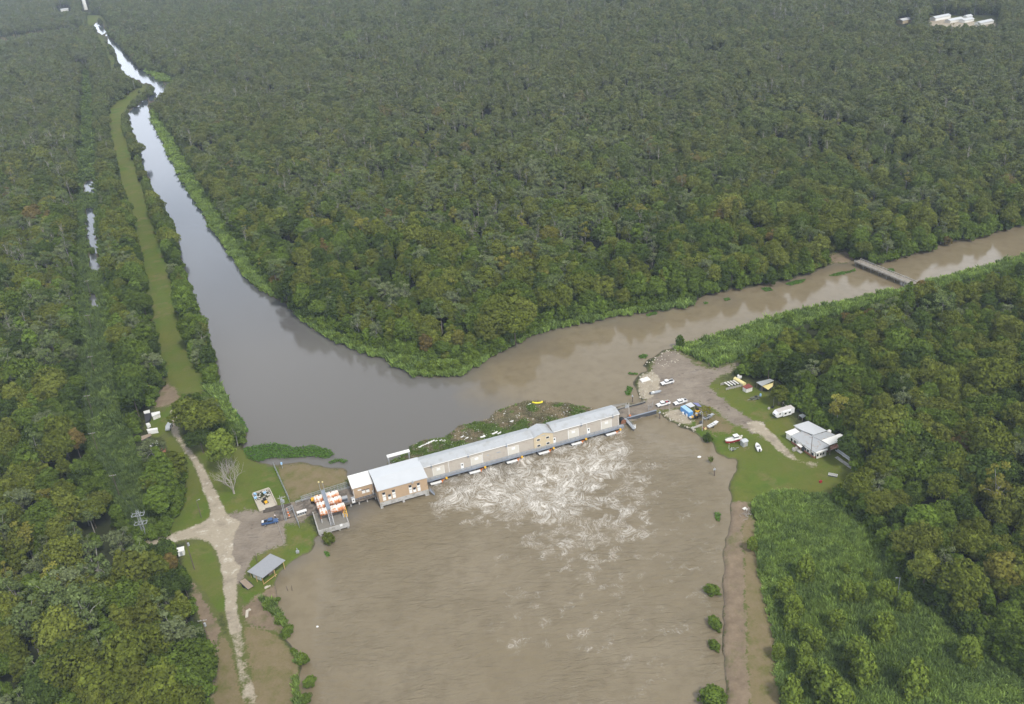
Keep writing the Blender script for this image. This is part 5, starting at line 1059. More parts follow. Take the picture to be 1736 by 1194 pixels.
[MB().bx(q-.1, q+.1, -.5, .5, 0, .49).build('stand', M['wood'], t_) for q in (-3, 0, 3)]
o = MB().bx(-4, 4, -.7, .7, 0, .12).bx(-3.2, -2, -.5, .4, .121, .3).build('concrete_strip', M['concrete']); x, y = G(1431, 784.5); o.location = (x, y, 1); o.rotation_euler = (0, 0, hd((1423, 779), (1440, 791))); tag(o, 'narrow concrete strip on the grass near the metal trough', 'slab')
# camper
x, y = G(1328, 704.5); t_ = thing('camper', 'white travel trailer parked on the lawn at the forest edge', 'camper', (x, y, 1), hd((1343, 700), (1313, 709)))
MB().prism([(-4.2, .6), (3.7, .6), (4.3, 1.3), (4.2, 2.0), (3.3, 2.95), (-4.0, 3.05), (-4.25, 2.8)], 'y', -1.2, 1.2).build('body', M['carwhite'], t_, bevel=.06); MB().bx(-3.9, 3.2, -1.1, 1.1, 2.98, 3.1).build('roof_skin', paint('greyish_rubber_roof', (.5, .47, .45), .8), t_)
MB().bx(-2.3, 1.5, 1.19, 1.9, .9, 2.8).build('slide_out', M['carwhite'], t_)
for q, s_, yy in ((-1.4, .9, 1.91), (.5, .9, 1.91), (2.5, .6, 1.21)): MB().bx(q-s_/2, q+s_/2, yy, yy+.03, 1.7, 2.35).build('window', M['glass'], t_)
MB().bx(3.95, 4.28, -.6, .6, 1.5, 1.9).build('front_window', M['glass'], t_)
for q in (-1.0, .0): [MB().tube((q, s-.12, .38), (q, s+.12, .38), .38, n=12).build('wheel', M['black'], t_) for s in (-1.05, 1.05)]
MB().bar((3.6, .6, .6), (5.4, 0, .5), .1, .12).bar((3.6, -.6, .6), (5.4, 0, .5), .1, .12).build('tow_bar', M['steeldk'], t_)
# sheds round the right yard
zz = lambda ps: zq(ps, 1230, 630, 13.27)
def shed(nm, label, roof, zr, wallm, roofm, inset=.25, posts=False, wall_outline=None):
    c_ = ctr(roof, zr); t_ = thing(nm, label, 'shed', (c_[0], c_[1], 1.0))
    if posts:
        b = MB()
        for a in roof: g = G(a[0], a[1], zr); b.tube(((g[0]-c_[0])*.93, (g[1]-c_[1])*.93, -.1), ((g[0]-c_[0])*.93, (g[1]-c_[1])*.93, zr-1.01), .1)
        b.build('post', M['wood'], t_)
    if wallm: poly_part('wall', wall_outline or roof, .95, zr-.01, M[wallm], t_, inset, zr)
    poly_part('roof', roof, zr, zr+.14, M[roofm], t_); return t_
t_ = shed('storage_hut', 'small white hut with a dark red roof and a rust stained end on the lawn', zz([(375,335),(520,270),(620,345),(470,390)]), 3.0, 'whitedirty', 'redroof')
x0_, y0_ = G(*zz([(428,372)])[0], 2.3); MB().box((x0_-t_.location.x, y0_-t_.location.y, .95), (1.0, .16, 1.8), hd(zz([(375,340)])[0], zz([(465,392)])[0], 3)).build('rust_panel', M['woodnew'], t_)
t_ = shed('workshop', 'open workshop with a grey metal roof and pale yellow panels under the dark trees', zz([(695,240),(1000,165),(1090,200),(820,325)]), 3.4, None, 'roof', posts=True)
poly_part('yellow_panel', zz([(825,325),(1070,255),(1060,330),(960,410)]), 2.7, 2.82, M['yellowpale'], t_)
b = MB(); [b.box((rnd.uniform(-3, 3), rnd.uniform(-2.5, 2), .4), (rnd.uniform(.5, 1.2), .6, rnd.uniform(.5, 1)), rnd.uniform(0, 3)) for _ in range(14)]; b.build('clutter', M['steeldk'], t_)
t_ = shed('store_shelter', 'low shelter with a pale roof strip under the trees behind the camper', zz([(1280,690),(1320,680),(1450,820),(1420,835)]), 2.4, None, 'rock', posts=True)
t_ = shed('canopy', 'small grey awning at the forest edge between the camper and the house', hz([(370,150),(440,125),(515,165),(440,200)]), 2.4, None, 'galv', posts=True)
x, y = G(1254, 648.5, 1.6); t_ = thing('storage_tank', 'long pale yellow tank lying beside the plank pens', 'tank', (x, y, 1), hd((1247, 644), (1261, 652))); MB().tube((-3.0, 0, 1.1), (3.0, 0, 1.1), .8, n=16).build('shell', M['yellowpale'], t_, smooth=False); [MB().box((q, 0, .3), (.4, 1.3, .6)).build('cradle', M['steeldk'], t_) for q in (-2, 2)]
x, y = G(1242.5, 654); t_ = thing('plank_pen', 'grey plank pen with white boards laid on top and a patch of weeds', 'pen', (x, y, 1), hd((1232, 660), (1253, 655))); b = MB()
for s in (-2.2, 2.2):
    for z in (.3, .65, 1.0): b.bx(-4.4, 4.4, s-.05, s+.05, z-.1, z+.1)
    for k in range(9): b.bx(-4.45+k*1.1, -4.33+k*1.1, s-.12, s+.12, 0, 1.2)
b.build('plank_fence', M['polepale'], t_); b = MB(); [b.box((-2.6+k*1.35, .2, 1.28), (.55, 3.6, .1), .12) for k in range(5)]; b.build('white_board', M['whitedirty'], t_); b = MB(); [b.box((-3.6+rnd.uniform(0, 7), rnd.uniform(-1.6, 1.6), .35), (1, .8, .7), rnd.uniform(0, 3)) for _ in range(7)]; b.build('stored_boxes', M['steeldk'], t_)
x, y = G(1252.5, 641.5); o = MB().box((0, 0, .5), (1.4, 1.0, 1.0), .4, (.7, .7)).box((.9, .3, .4), (.9, .7, .8), 1.1).sphere((-.2, .1, 1.2), .5).build('white_tarp', M['white']); o.location = (x, y, 1); tag(o, 'white covered heap behind the pale yellow tank', 'tarp')
q = zq([(543,462)], 1230, 725, 21.71)
x, y = G(1261.3, 755.5); t_ = thing('pump_shed', 'small grey box shed with a pitched lid beside the red boat', 'shed', (x, y, 1), .35); MB().box((0, 0, 1.05), (1.9, 1.9, 2.1)).build('wall', M['galv'], t_); MB().prism([(-1.15, 2.11), (1.15, 2.11), (1.15, 2.25), (0, 2.6), (-1.15, 2.25)], 'x', -1.15, 1.15).build('roof', M['roofpale'], t_); MB().bx(-.4, .4, -.98, -.953, .1, 1.8).build('door', M['concrete'], t_)
# blue tarp shelter group
fz = lambda ps: zq(ps, 1150, 670, 14.92)
ps = fz([(55,285),(160,245),(375,410),(265,440)]); c_ = ctr(ps, 3.2); t_ = thing('tarp_shelter', 'bright blue tarp shelter standing on the right gravel yard', 'shelter', (c_[0], c_[1], 1)); poly_part('tarp', ps, 1.0, 3.0, M['blue'], t_, 0, 3.2); poly_part('tarp_top', ps, 3.0, 3.22, M['lightblue'], t_, .12, 3.2)
t_ = shed('carport', 'grey roofed open shelter right behind the blue tarp shelter', fz([(170,235),(320,180),(420,270),(300,310)]), 3.0, None, 'roofpale', posts=True)
t_ = shed('carport', 'violet blue roofed open shelter beside the yellow green tree', fz([(360,190),(500,200),(600,300),(480,270)]), 2.7, None, 'violet', posts=True)
x, y = G(1178, 707.5); t_ = thing('flat_trailer', 'dark flat trailer loaded with odds and ends in front of the blue tarp shelter', 'trailer', (x, y, 1), hd((1169, 711), (1188, 703))); MB().bx(-2.9, 2.9, -.9, .9, .5, .65).build('bed', M['steeldk'], t_)
for k, mt in enumerate(('whitedirty', 'yellow', 'galv', 'steeldk', 'yellow', 'white', 'wood', 'galv')): MB().box((-2.4+k*.7, rnd.uniform(-.4, .4), .95), (.6, .8, rnd.uniform(.35, .8)), rnd.uniform(0, 1)).build('cargo', M[mt], t_)
[MB().tube((q, s-.1, .35), (q, s+.1, .35), .35, n=10).build('wheel', M['black'], t_) for q in (-.6, .4) for s in (-1, 1)]
x, y = G(1182, 699, 1.3); t_ = thing('yellow_loader', 'small yellow machine half hidden by the tree behind the flat trailer', 'machine', (x, y, 1), .4); MB().box((0, 0, .9), (1.8, 1.1, .9), taper=(.8, .9)).build('body', M['yellow'], t_, bevel=.05); MB().box((.1, 0, 1.7), (.9, .9, .7)).build('cab', M['black'], t_); [MB().tube((q, s-.12, .4), (q, s+.12, .4), .4, n=10).build('wheel', M['black'], t_) for q in (-.6, .6) for s in (-.6, .6)]
for px, py, w in ((1158, 702.5, 'left'), (1164.5, 705.5, 'right')): x, y = G(px, py); o = MB().tube((0, 0, 0), (0, 0, .9), .3, .38, n=12).tube((0, 0, .9), (0, 0, .96), .42, n=12).build('bucket', M['white']); o.location = (x, y, 1); tag(o, '%s white bucket at the foot of the blue tarp shelter' % w, 'bucket', 'white buckets by the blue tarp')
x, y = G(1193.5, 727.5); o = MB().box((0, 0, .35), (.9, .7, .7), .3).box((.7, -.3, .3), (.7, .6, .6), 1).build('tool_crate', M['rust']); o.location = (x, y, 1); tag(o, 'rusty crate at the foot of the grey pole by the flat boat', 'crate')
x, y = G(1196, 728.5); o = MB().box((0, 0, .3), (1.0, .6, .5), .6).tube((.1, 0, .5), (.1, 0, .9), .2).build('cooler', M['yellowpale']); o.location = (x, y, 1); tag(o, 'cream cool box beside the rusty crate near the flat boat', 'box')
x, y = G(1181, 724.5, .8); o = MB().bx(-2.6, 2.6, -.45, .45, .35, .47).bx(-2.6, 2.6, -.5, -.4, .1, .34).bx(-2.6, 2.6, .4, .5, .1, .34).build('gangway', M['polepale']); o.location = (x, y, .8); o.rotation_euler = (0, 0, hd((1174, 727), (1188, 722))); tag(o, 'grey plank gangway lying on the shore below the blue tarp', 'gangway')
x, y = G(1189, 718.5); o = MB().box((0, 0, .5), (1.3, .8, 1.0)).box((.4, .2, 1.1), (.6, .5, .3)).build('generator', M['steeldk']); o.location = (x, y, 1); tag(o, 'dark generator box beside the grey shore pole', 'generator')
plant_tree(5, *G(1197, 714), (.55, .55, .5), .4, T['yellow']*.8, 'thin yellow green tree beside the blue tarp shelter')
# abutment on the right
bw = thing('bulkhead', 'dark sheet pile bulkhead holding the road on the basin side of the right abutment', 'wall', (*G(1088, 704.5, 1), 0), hd((1063, 711), (1113.5, 697.5))); MB().bx(-6.4, 6.4, -.18, .18, -2, 1.55).build('sheet_pile', M['steeldk'], bw); MB().bx(-6.5, 6.5, -.3, .3, 1.551, 1.75).build('cap_beam', M['steel'], bw)
bw = thing('bulkhead', 'dark low bulkhead on the river side of the right abutment', 'wall', (*G(1070, 688.5, 1), 0), hd((1047, 694.5), (1093, 682))); MB().bx(-6.4, 6.4, -.15, .15, -2, 1.3).build('sheet_pile', M['steeldk'], bw); MB().bx(-6.5, 6.5, -.22, .22, 1.301, 1.42).build('cap_beam', M['concretedk'], bw)
bw = thing('bulkhead', 'grey broken outer wall in the river beside the right abutment', 'wall', (*G(1050, 686.8, .6), 0), hd((1041, 688), (1061, 685))); MB().bx(-3.2, 3.2, -.2, .2, -2, .9).build('sheet_pile', M['concrete'], bw); MB().bx(-3.2, 3.2, -.25, .25, .901, 1.0).build('cap_beam', M['concretedk'], bw)
x, y = G(1067.5, 718, 1.2); t_ = thing('gangway', 'grey gangway running out into the basin from the right abutment', 'gangway', (x, y, 0), hd((1061.5, 711.6), (1073.5, 725), 1.2)); MB().bx(-4.2, 4.2, -.6, .6, 1.0, 1.2).build('deck', M['galv'], t_); b = MB()
for s in (-.58, .58): b.bx(-4.2, 4.2, s-.03, s+.03, 1.9, 1.97); [b.bx(-4.2+k*1.2, -4.14+k*1.2, s-.03, s+.03, 1.2, 1.9) for k in range(8)]
b.build('railing', M['steel'], t_); MB().tube((-1.5, 0, -2), (-1.5, 0, 1), .2).tube((3.6, 0, -2), (3.6, 0, 1), .2).build('pile', M['steeldk'], t_)
x, y = G(1076, 721.5, 1); t_ = thing('marker_float', 'white marker at the end of the grey gangway', 'marker', (x, y, 0)); MB().sphere((0, 0, .2), (.6, .5, .4)).build('float', M['white'], t_); MB().box((0, 0, 1.0), (1.0, .08, .6)).build('board', M['white'], t_)
x, y = G(1055, 713.5, 1); t_ = thing('outfall_pipe', 'black round pipe mouth between the pump house end and the gangway', 'pipe', (x, y, 0), BTH); MB().tube((0, -1.2, 1.0), (0, 1.2, 1.1), 1.1, n=16).build('pipe', M['black'], t_); MB().tube((0, -1.3, 1.0), (0, -1.15, 1.0), 1.2, n=16).build('flange', M['rust'], t_)
x, y = G(1068, 707, 1.2); o = MB().tube((0, 0, 0), (0, 0, 1.0), .42, n=12).tube((0, 0, .45), (0, 0, .6), .45, n=12).build('barrel', M['orange']); o.location = (x, y, 1); tag(o, 'orange barrel at the foot of the white sign post', 'barrel')
t_ = pole(1066.5, 705, 6.0, 'white post with a pale sign panel at the right abutment', .09, 'white', name='sign_post', z=1); MB().box((-.9, 0, 4.6), (1.6, .06, 1.4)).build('sign_panel', M['galv'], t_)
t_ = thing('gate', 'thin grey mesh gate across the abutment road beside the white pickup', 'gate', (*G(1103, 694, 1), 1), hd((1100, 697), (1107, 692))); MB().tube((-1.6, 0, 0), (-1.6, 0, 3), .06).tube((1.6, 0, 0), (1.6, 0, 3), .06).build('post', M['galv'], t_); b = MB(); [b.tube((-1.6, 0, .3+k*.3), (1.6, 0, .3+k*.3), .018, n=4) for k in range(8)]; b.build('mesh', M['galv'], t_)
for px, py, lb in ((1118.5, 710, 'dark piling with a beacon standing in the basin off the right shore'), (1072.5, 682, 'dark piling with a box standing in the river off the right abutment'), (1211, 807, 'short dark piling in the flooded edge of the lawn')):
    x, y = G(px, py, 0); t_ = thing('piling', lb, 'piling', (x, y, 0), rnd.uniform(0, 3)); MB().tube((0, 0, -2), (0, 0, 2.6), .24, .22).build('pile', M['pole'], t_); MB().box((0, 0, 2.8), (.9, .5, .4)).tube((0, 0, 2.8), (0, 0, 3.8), .06).build('beacon', M['galv'], t_)
x, y = G(1205, 784, .3); t_ = thing('palm_sprig', 'small half drowned plant with yellow green leaves in the basin near the lawn', 'plant', (x, y, 0)); o = bpy.data.objects.new('crown', TUFTS[0]); COL.objects.link(o); o.parent = t_; o['tint'] = [.13, .16, .03]; o.location = (0, 0, .8); MB().tube((0, 0, -1), (0, 0, 1.2), .1).build('trunk', M['bark'], t_)
x, y = G(1185.5, 775.5, 0); o = MB().sphere((0, 0, .15), (.75, .5, .4)).build('buoy', M['white']); o.location = (x, y, 0); tag(o, 'white buoy drifting in the basin near the lawn', 'buoy')
x, y = G(538, 1063, 0); o = MB().sphere((0, 0, .1), (.4, .3, .25)).build('buoy', M['white']); o.location = (x, y, 0); tag(o, 'tiny white float drifting near the left shore of the basin', 'buoy')
x, y = G(491.5, 1002, 0); t_ = thing('mooring_post', 'pair of thin dark posts leaning out of the basin near the open shed', 'post', (x, y, 0)); [MB().tube((s, 0, -1), (s*1.6, 0, 2.2), .1, .07).build('stake', M['pole'], t_) for s in (-.5, .6)]
x, y = G(1265, 870); t_ = thing('driftwood_pile', 'heap of pale broken branches and planks at the top of the bare bank', 'driftwood', (x, y, 1)); b = MB()
for k in range(34): a0 = rnd.uniform(0, 6.3); p = Vector((rnd.gauss(0, 1.0), rnd.gauss(0, 1.9), rnd.uniform(.1, .5))); b.tube(p, p+Vector((math.cos(a0)*rnd.uniform(.6, 1.8), math.sin(a0)*rnd.uniform(.6, 1.8), rnd.uniform(-.2, .5))), .09, .04, 5)
b.build('branch', M['bone'], t_); MB().box((0, 2.0, .4), (1.4, 1.0, .1), .5).box((.5, 1.2, .5), (1.0, .3, .1), 1.1).build('plank', M['whitedirty'], t_)
x, y = G(1411.5, 806.5); t_ = thing('lawn_swing', 'small pale slatted rack on the lawn at the forest edge below the house', 'rack', (x, y, 1), -.5); b = MB(); [b.bx(-1.4+k*.35, -1.25+k*.35, -.8, .8, .4, .48) for k in range(9)]; b.build('slat', M['white'], t_); MB().bx(-1.4, 1.6, -.75, -.65, 0, .39).bx(-1.4, 1.6, .65, .75, 0, .39).build('frame', M['steeldk'], t_)
x, y = G(1391, 818); o = MB().box((0, 0, .4), (.9, .6, .8), .4).build('fuel_can', M['red']); MBo = MB().tube((0, 0, .8), (.2, 0, 1.1), .1).build('spout', M['black'], o); o.location = (x, y, 1); tag(o, 'red can on the grass at the lower edge of the lawn', 'can')
x, y = G(1303.5, 693.5); o = MB().tube((0, 0, 0), (0, 0, .5), .5, .5, 12).tube((0, 0, .5), (.1, 0, .9), .4, .2, 12).build('stump', M['polepale']); o.location = (x, y, 1); tag(o, 'grey stump on the lawn left of the camper', 'stump')
x, y = G(1309.5, 692); o = MB().tube((0, 0, 0), (0, 0, .7), .55, .45, 12).sphere((0, 0, .7), (.5, .5, .3)).build('grill', M['black']); o.location = (x, y, 1); tag(o, 'black grill on the lawn at the foot of the dish post', 'grill')
# bridge
br = thing('bridge', 'narrow pale concrete bridge with low rails across the right river', 'bridge', (*G(1508, 464, 2.6), 0), hd((1452, 441), (1563, 486), 2.6)); bl_ = math.dist(G(1449, 441, 2.6), G(1566, 486, 2.6))/2
MB().bx(-bl_, bl_, -2.2, 2.2, 2.1, 2.6).build('deck', paint('weathered_deck', (.27, .245, .21), .85, var=.25, scale=.8, stain=(.17, .15, .12), stain_amt=.4), br); b = MB()
for s in (-2.1, 2.1):
    b.bx(-bl_, bl_, s-.1, s+.1, 3.1, 3.3)
    for k in range(18): q = -bl_+.3+k*(2*bl_-.6)/17; b.bx(q-.12, q+.12, s-.09, s+.09, 2.61, 3.09)
b.build('railing', M['concrete'], br); b = MB()
for k in range(9):
    q = -bl_+1+k*(2*bl_-2)/8; b.bx(q-.35, q+.35, -2.2, 2.2, 1.6, 2.09)
    for s in (-1.7, 0, 1.7): b.tube((q, s, -2), (q, s, 1.6), .22)
b.build('pier', M['concretedk'], br)
# ------------------------------------------------------------------ left bank
sz = lambda ps: zq(ps, 400, 920, 13.27)
rp_ = sz([(250,655),(770,250),(1115,410),(600,810)]); c_ = ctr(rp_, 4.0); t_ = thing('open_shed', 'open sided shed with a plain grey roof between the track and the basin', 'shed', (c_[0], c_[1], 1))
q = [G(a[0], a[1], 4.0) for a in rp_]; v0 = [(q[0][0], q[0][1], 3.9), (q[1][0], q[1][1], 3.9), (q[2][0], q[2][1], 4.1), (q[3][0], q[3][1], 4.1)]
b = MB(); lc = Vector((c_[0], c_[1], 1)); vs = [Vector(v)-lc for v in v0]; b.add([v for v in vs]+[v+Vector((0, 0, .14)) for v in vs], [(0, 1, 2, 3)[::-1], (4, 5, 6, 7), (0, 1, 5, 4), (1, 2, 6, 5), (2, 3, 7, 6), (3, 0, 4, 7)]); b.build('roof', paint('plain_grey_roof', (.30, .31, .33), .5, .2, stripes=('X', .8, .3)), t_)
b = MB()
for i in range(4):
    for u in (.06, .5): p = vs[i].lerp(vs[(i+1) % 4], u)*.94; b.tube((p.x, p.y, -.1), (p.x, p.y, 2.9), .11)
b.build('post', M['woodnew'], t_); p = vs[0].lerp(vs[3], .45)*.82; MB().box((p.x, p.y, 1.5), (3.4, .3, 1.6), math.atan2(vs[3].y-vs[0].y, vs[3].x-vs[0].x)).build('white_panel', M['white'], t_); b = MB(); p0, p1 = vs[3]*.97, vs[2].lerp(vs[3], .45)*.99; b.bar((p0.x, p0.y, .7), (p1.x, p1.y, .7), .14, .14); b.build('rail', M['woodnew'], t_)
b = MB(); [b.box((rnd.uniform(-2, 2), rnd.uniform(-1.5, 1), .4), (1.2, .9, .8), rnd.uniform(0, 3)) for _ in range(5)]; b.build('stored_crates', M['wood'], t_)
x, y = G(418, 991, 1.4); t_ = thing('flat_trailer', 'flat trailer with a worn plank bed parked beside the open shed', 'trailer', (x, y, 1), hd((425, 998), (410, 984))); MB().bx(-2.7, 2.7, -1.0, 1.0, .55, .68).build('plank_bed', M['wood'], t_); MB().bx(-2.8, 2.8, -1.1, -1.01, .4, .8).bx(-2.8, 2.8, 1.01, 1.1, .4, .8).build('frame', M['steeldk'], t_); [MB().tube((q, s-.12, .35), (q, s+.12, .35), .36, n=10).build('wheel', M['black'], t_) for q in (-.5, .4) for s in (-1.25, 1.25)]
x, y = G(308.5, 940); t_ = thing('meter_hut', 'small white hut beside the dense dark tree at the road fork', 'hut', (x, y, 1), .25); MB().box((0, 0, 1.0), (2.0, 1.8, 2.0)).build('wall', M['white'], t_); MB().prism([(-1.1, 2.01), (1.1, 2.2), (1.1, 2.32), (-1.1, 2.13)], 'x', -1.2, 1.2).build('roof', M['trim'], t_); MB().bx(-.4, .4, -.93, -.903, .1, 1.7).build('door', M['galv'], t_)
# concrete bay with rubbish and a skid loader
d_ = hd((447, 868), (430, 830)); x, y = G(449, 849); t_ = thing('waste_bay', 'open concrete bay filled with weeds and rubbish at its back', 'bay', (x, y, 1), d_)
MB().bx(-5.5, 5.5, -3.2, 3.2, .02, .12).build('floor', M['rock'], t_); MB().bx(-5.5, 5.5, 3.0, 3.3, .121, 1.0).bx(-5.5, 5.5, -3.3, -3.0, .121, 1.0).bx(5.3, 5.6, -2.99, 2.99, .121, 1.3).build('wall', M['rock'], t_)
v, q_, val = leaf_cloud(np.stack([nrng.uniform(1.2, 5.0, 46), nrng.uniform(-2.8, 2.8, 46), nrng.uniform(.2, .9, 46)], -1), np.full(46, .6), 18, .3, nrng, upb=.5)
me = np_mesh('weed_heap', v, q_); attr(me, 'leafv', 'FLOAT', 'POINT', val); me.materials.append(M['leaf']); o = bpy.data.objects.new('weed_heap', me); COL.objects.link(o); o.parent = t_; o['tint'] = [.075, .085, .03]
b = MB(); [b.box((rnd.uniform(1.0, 5), rnd.uniform(-2.7, 2.7), rnd.uniform(.5, 1.4)), (rnd.uniform(.2, .5), .3, .25), rnd.uniform(0, 3)) for _ in range(45)]; b.build('rubbish', M['whitedirty'], t_)
for q in ((1.6, 2.8), (4.0, 2.4), (2.7, -.9)): MB().box((q[0], q[1], 1.5), (.9, .7, .6), rnd.uniform(0, 3)).build('blue_bag', M['lightblue'], t_)
x, y = G(450, 853); t_ = thing('skid_loader', 'small black and yellow loader parked in the concrete bay', 'loader', (x, y, 1.12), d_+math.pi*.0+.2)
MB().box((-.3, 0, .8), (1.7, 1.1, .8), taper=(.9, .9)).build('body', M['yellow'], t_, bevel=.05); MB().box((0, 0, 1.6), (1.0, 1.0, .95), taper=(.85, .9)).build('cab', M['black'], t_); MB().bar((-.9, .65, 1.4), (1.2, .65, .5), .14, .2).bar((-.9, -.65, 1.4), (1.2, -.65, .5), .14, .2).build('arm', M['black'], t_); MB().prism([(1.2, .1), (1.9, .1), (1.3, .8)], 'y', -.85, .85).build('bucket', M['steeldk'], t_); [MB().tube((q, s-.13, .4), (q, s+.13, .4), .4, n=12).build('wheel', M['black'], t_) for q in (-.8, .5) for s in (-.68, .68)]
x, y = G(470, 861.5); b = MB(); b.v, b.f = [], []
n_ = 28; gx2 = np.linspace(-5, 5, n_); vs = []; fs = []
for i in range(10):
    for j in range(n_): u, w = gx2[j], -1.4+2.8*i/9; vs.append((u, w, max(0, 1-(u/5)**2)*max(0, 1-(w/1.4)**2)*(.75+.3*math.sin(u*2.1+w*3))))
fs = [(i*n_+j, i*n_+j+1, (i+1)*n_+j+1, (i+1)*n_+j) for i in range(9) for j in range(n_-1)]; o = MB().add(vs, fs).build('soil_heap', M['soil'], smooth=True); o.location = (x, y, 1.0); o.rotation_euler = (0, 0, hd((447, 866), (492, 857))); tag(o, 'low dark soil heap along the road in front of the concrete bay', 'soil heap')
# fences
def fence(p, q, h, label, n, rails=3, name='chain_fence', mat='galv', mesh=True):
    a_, b_ = Vector((*G(*p), 1)), Vector((*G(*q), 1)); ln = (b_-a_).length; t_ = thing(name, label, 'fence', a_, math.atan2(b_.y-a_.y, b_.x-a_.x)); k_ = MB(); [k_.tube((ln*i/n, 0, -.2), (ln*i/n, 0, h), .07, n=6) for i in range(n+1)]; k_.build('post', M[mat], t_); r_ = MB(); [r_.tube((0, 0, h*(i+1)/rails), (ln, 0, h*(i+1)/rails), .05, n=5) for i in range(rails)]; r_.build('rail', M[mat], t_)
    if mesh:
        m_ = MB(); [m_.bar((ln*i/(n*5), 0, .1), (ln*(i+1)/(n*5), 0, h-.05), .02, .03) for i in range(n*5)]; [m_.bar((ln*i/(n*5), 0, h-.05), (ln*(i+1)/(n*5), 0, .1), .02, .03) for i in range(n*5)]; m_.build('mesh', M[mat], t_)
    return t_
fence((465, 793), (491, 851), 2.6, 'tall grey chain fence between the lawn and the dry field', 12)
fence((497, 868), (508, 895), 2.6, 'short run of grey chain fence below the gate', 5)
fence((512, 851), (590, 826), 2.4, 'grey chain fence along the dry field beside the road', 14)
fence((487, 871), (498, 866), 2.6, 'grey mesh gate by the pair of poles', 2, name='mesh_gate')
fence((471, 889), (482, 922), .8, 'low pale rail along the edge of the parking patch', 5, 1, 'low_rail', 'polepale', False)
for k, (px, py) in enumerate(((486, 866), (488, 871.5), (490, 876.5))): x, y = G(px+1, py+1); o = MB().tube((0, 0, 0), (0, 0, 1.15), .34, .26, 12).tube((0, 0, 0), (0, 0, .08), .45, n=12).build('traffic_drum', M['orange']); MB().tube((0, 0, .5), (0, 0, .68), .325, .31, 12).build('white_band', M['white'], o); o.location = (x, y, 1); tag(o, '%s of the three orange traffic drums lined up by the gate' % ('farthest', 'middle', 'nearest')[k], 'drum', 'traffic drums by the gate')
x, y = G(512.5, 872); t_ = thing('generator_set', 'pale grey generator box on a concrete slab beside the gate road', 'generator', (x, y, 1), hd((505, 876), (521, 871))); MB().bx(-1.9, 1.9, -.9, .9, 0, .2).build('slab', M['rock'], t_); MB().bx(-1.7, 1.7, -.6, .6, .2, 1.3).build('housing', M['galv'], t_); [MB().bx(-1.5+k*.8, -1.05+k*.8, -.62, -.603, .4, 1.1).build('louvre', M['steeldk'], t_) for k in range(4)]; MB().bx(-1.75, 1.75, -.65, .65, 1.301, 1.38).build('lid', M['trim'], t_)
x, y = G(479, 793, 1.0); t_ = pole(479, 794, 3.0, 'short grey post with a box at the flooded corner of the dry field', .08, 'galv', z=.9); MB().box((0, 0, 2.2), (.7, .4, .9)).build('box', M['lightblue'], t_)
x, y = G(505, 938, .8); t_ = thing('pump_skid', 'small grey pump stand at the shore near the open shed', 'pump', (x, y, .9)); MB().box((0, 0, .5), (1.0, .8, .8)).build('motor', M['galv'], t_); MB().tube((0, 0, .9), (0, 0, 2.0), .15).build('pipe', M['galv'], t_)
x, y = G(452, 997, .8); o = MB().box((0, 0, .3), (1.5, .8, .5), .6, (.7, .7)).box((.9, .5, .2), (.7, .5, .35), .2).build('rubble_block', M['rock'], bevel=.08); o.location = (x, y, .9); tag(o, 'pale broken concrete block on the shore below the open shed', 'rubble')
x, y = G(419, 1042, .8); o = MB().box((0, 0, .3), (.9, 3.2, .5), .15, (.8, .9)).box((.4, 1.6, .25), (.8, .9, .4), .8).build('rubble_block', M['rock'], bevel=.08); o.location = (x, y, .9); tag(o, 'long pale slab of rubble at the edge of the muddy shore', 'rubble')
# riprap on the right tip
b = MB()
for i in range(240):
    px, py = rnd.choice([(rnd.uniform(1082, 1108), rnd.uniform(626, 676)), (rnd.uniform(1092, 1150), rnd.uniform(590, 622)), (rnd.uniform(1120, 1182), rnd.uniform(698, 732))]); 
    if look(w_m, np.array([px]), np.array([py]))[0]: continue
    x, y = G(px, py, .9); s = rnd.uniform(.2, .6); b.box((x, y, .95), (s*1.3, s, s*.7), rnd.uniform(0, 3), (.6, .6))
tag(b.build('riprap', M['rock']), 'loose pale rubble scattered along the right abutment shore', 'rubble', kind='stuff')
# bleached dead tree: a trunk that keeps forking
x, y = G(397, 837); t_ = thing('dead_tree', 'bare bleached dead tree with many forked branches on the left lawn', 'tree', (x, y, .9)); b = MB(); rd = random.Random(5)
def grow(p, d, ln, r, dep):
    q = p+d*ln*.5+Vector((rd.gauss(0, .05), rd.gauss(0, .05), 0))*ln; e = q+(d+Vector((rd.gauss(0, .15), rd.gauss(0, .15), .08))).normalized()*ln*.5; b.tube(p, q, r, r*.85, 6, False); b.tube(q, e, r*.85, r*.68, 6, False)
    if dep == 0: return
    for k in range(3 if dep > 1 else 2):
        a0 = rd.uniform(0, 6.283); sp = rd.uniform(.5, 1.0); nd_ = (d+Vector((math.cos(a0)*sp, math.sin(a0)*sp, .12))).normalized(); grow(e if k < 2 else q, nd_, ln*rd.uniform(.62, .82), r*.6, dep-1)
for k in range(4): a0 = k*1.6+.4; grow(Vector((0, 0, 1.6)), Vector((math.cos(a0)*.5, math.sin(a0)*.5, 1)).normalized(), 4.6, .2, 4)
b.tube((0, 0, -.3), (0, 0, 1.8), .42, .34, 8); b.build('trunk', M['bone'], t_)
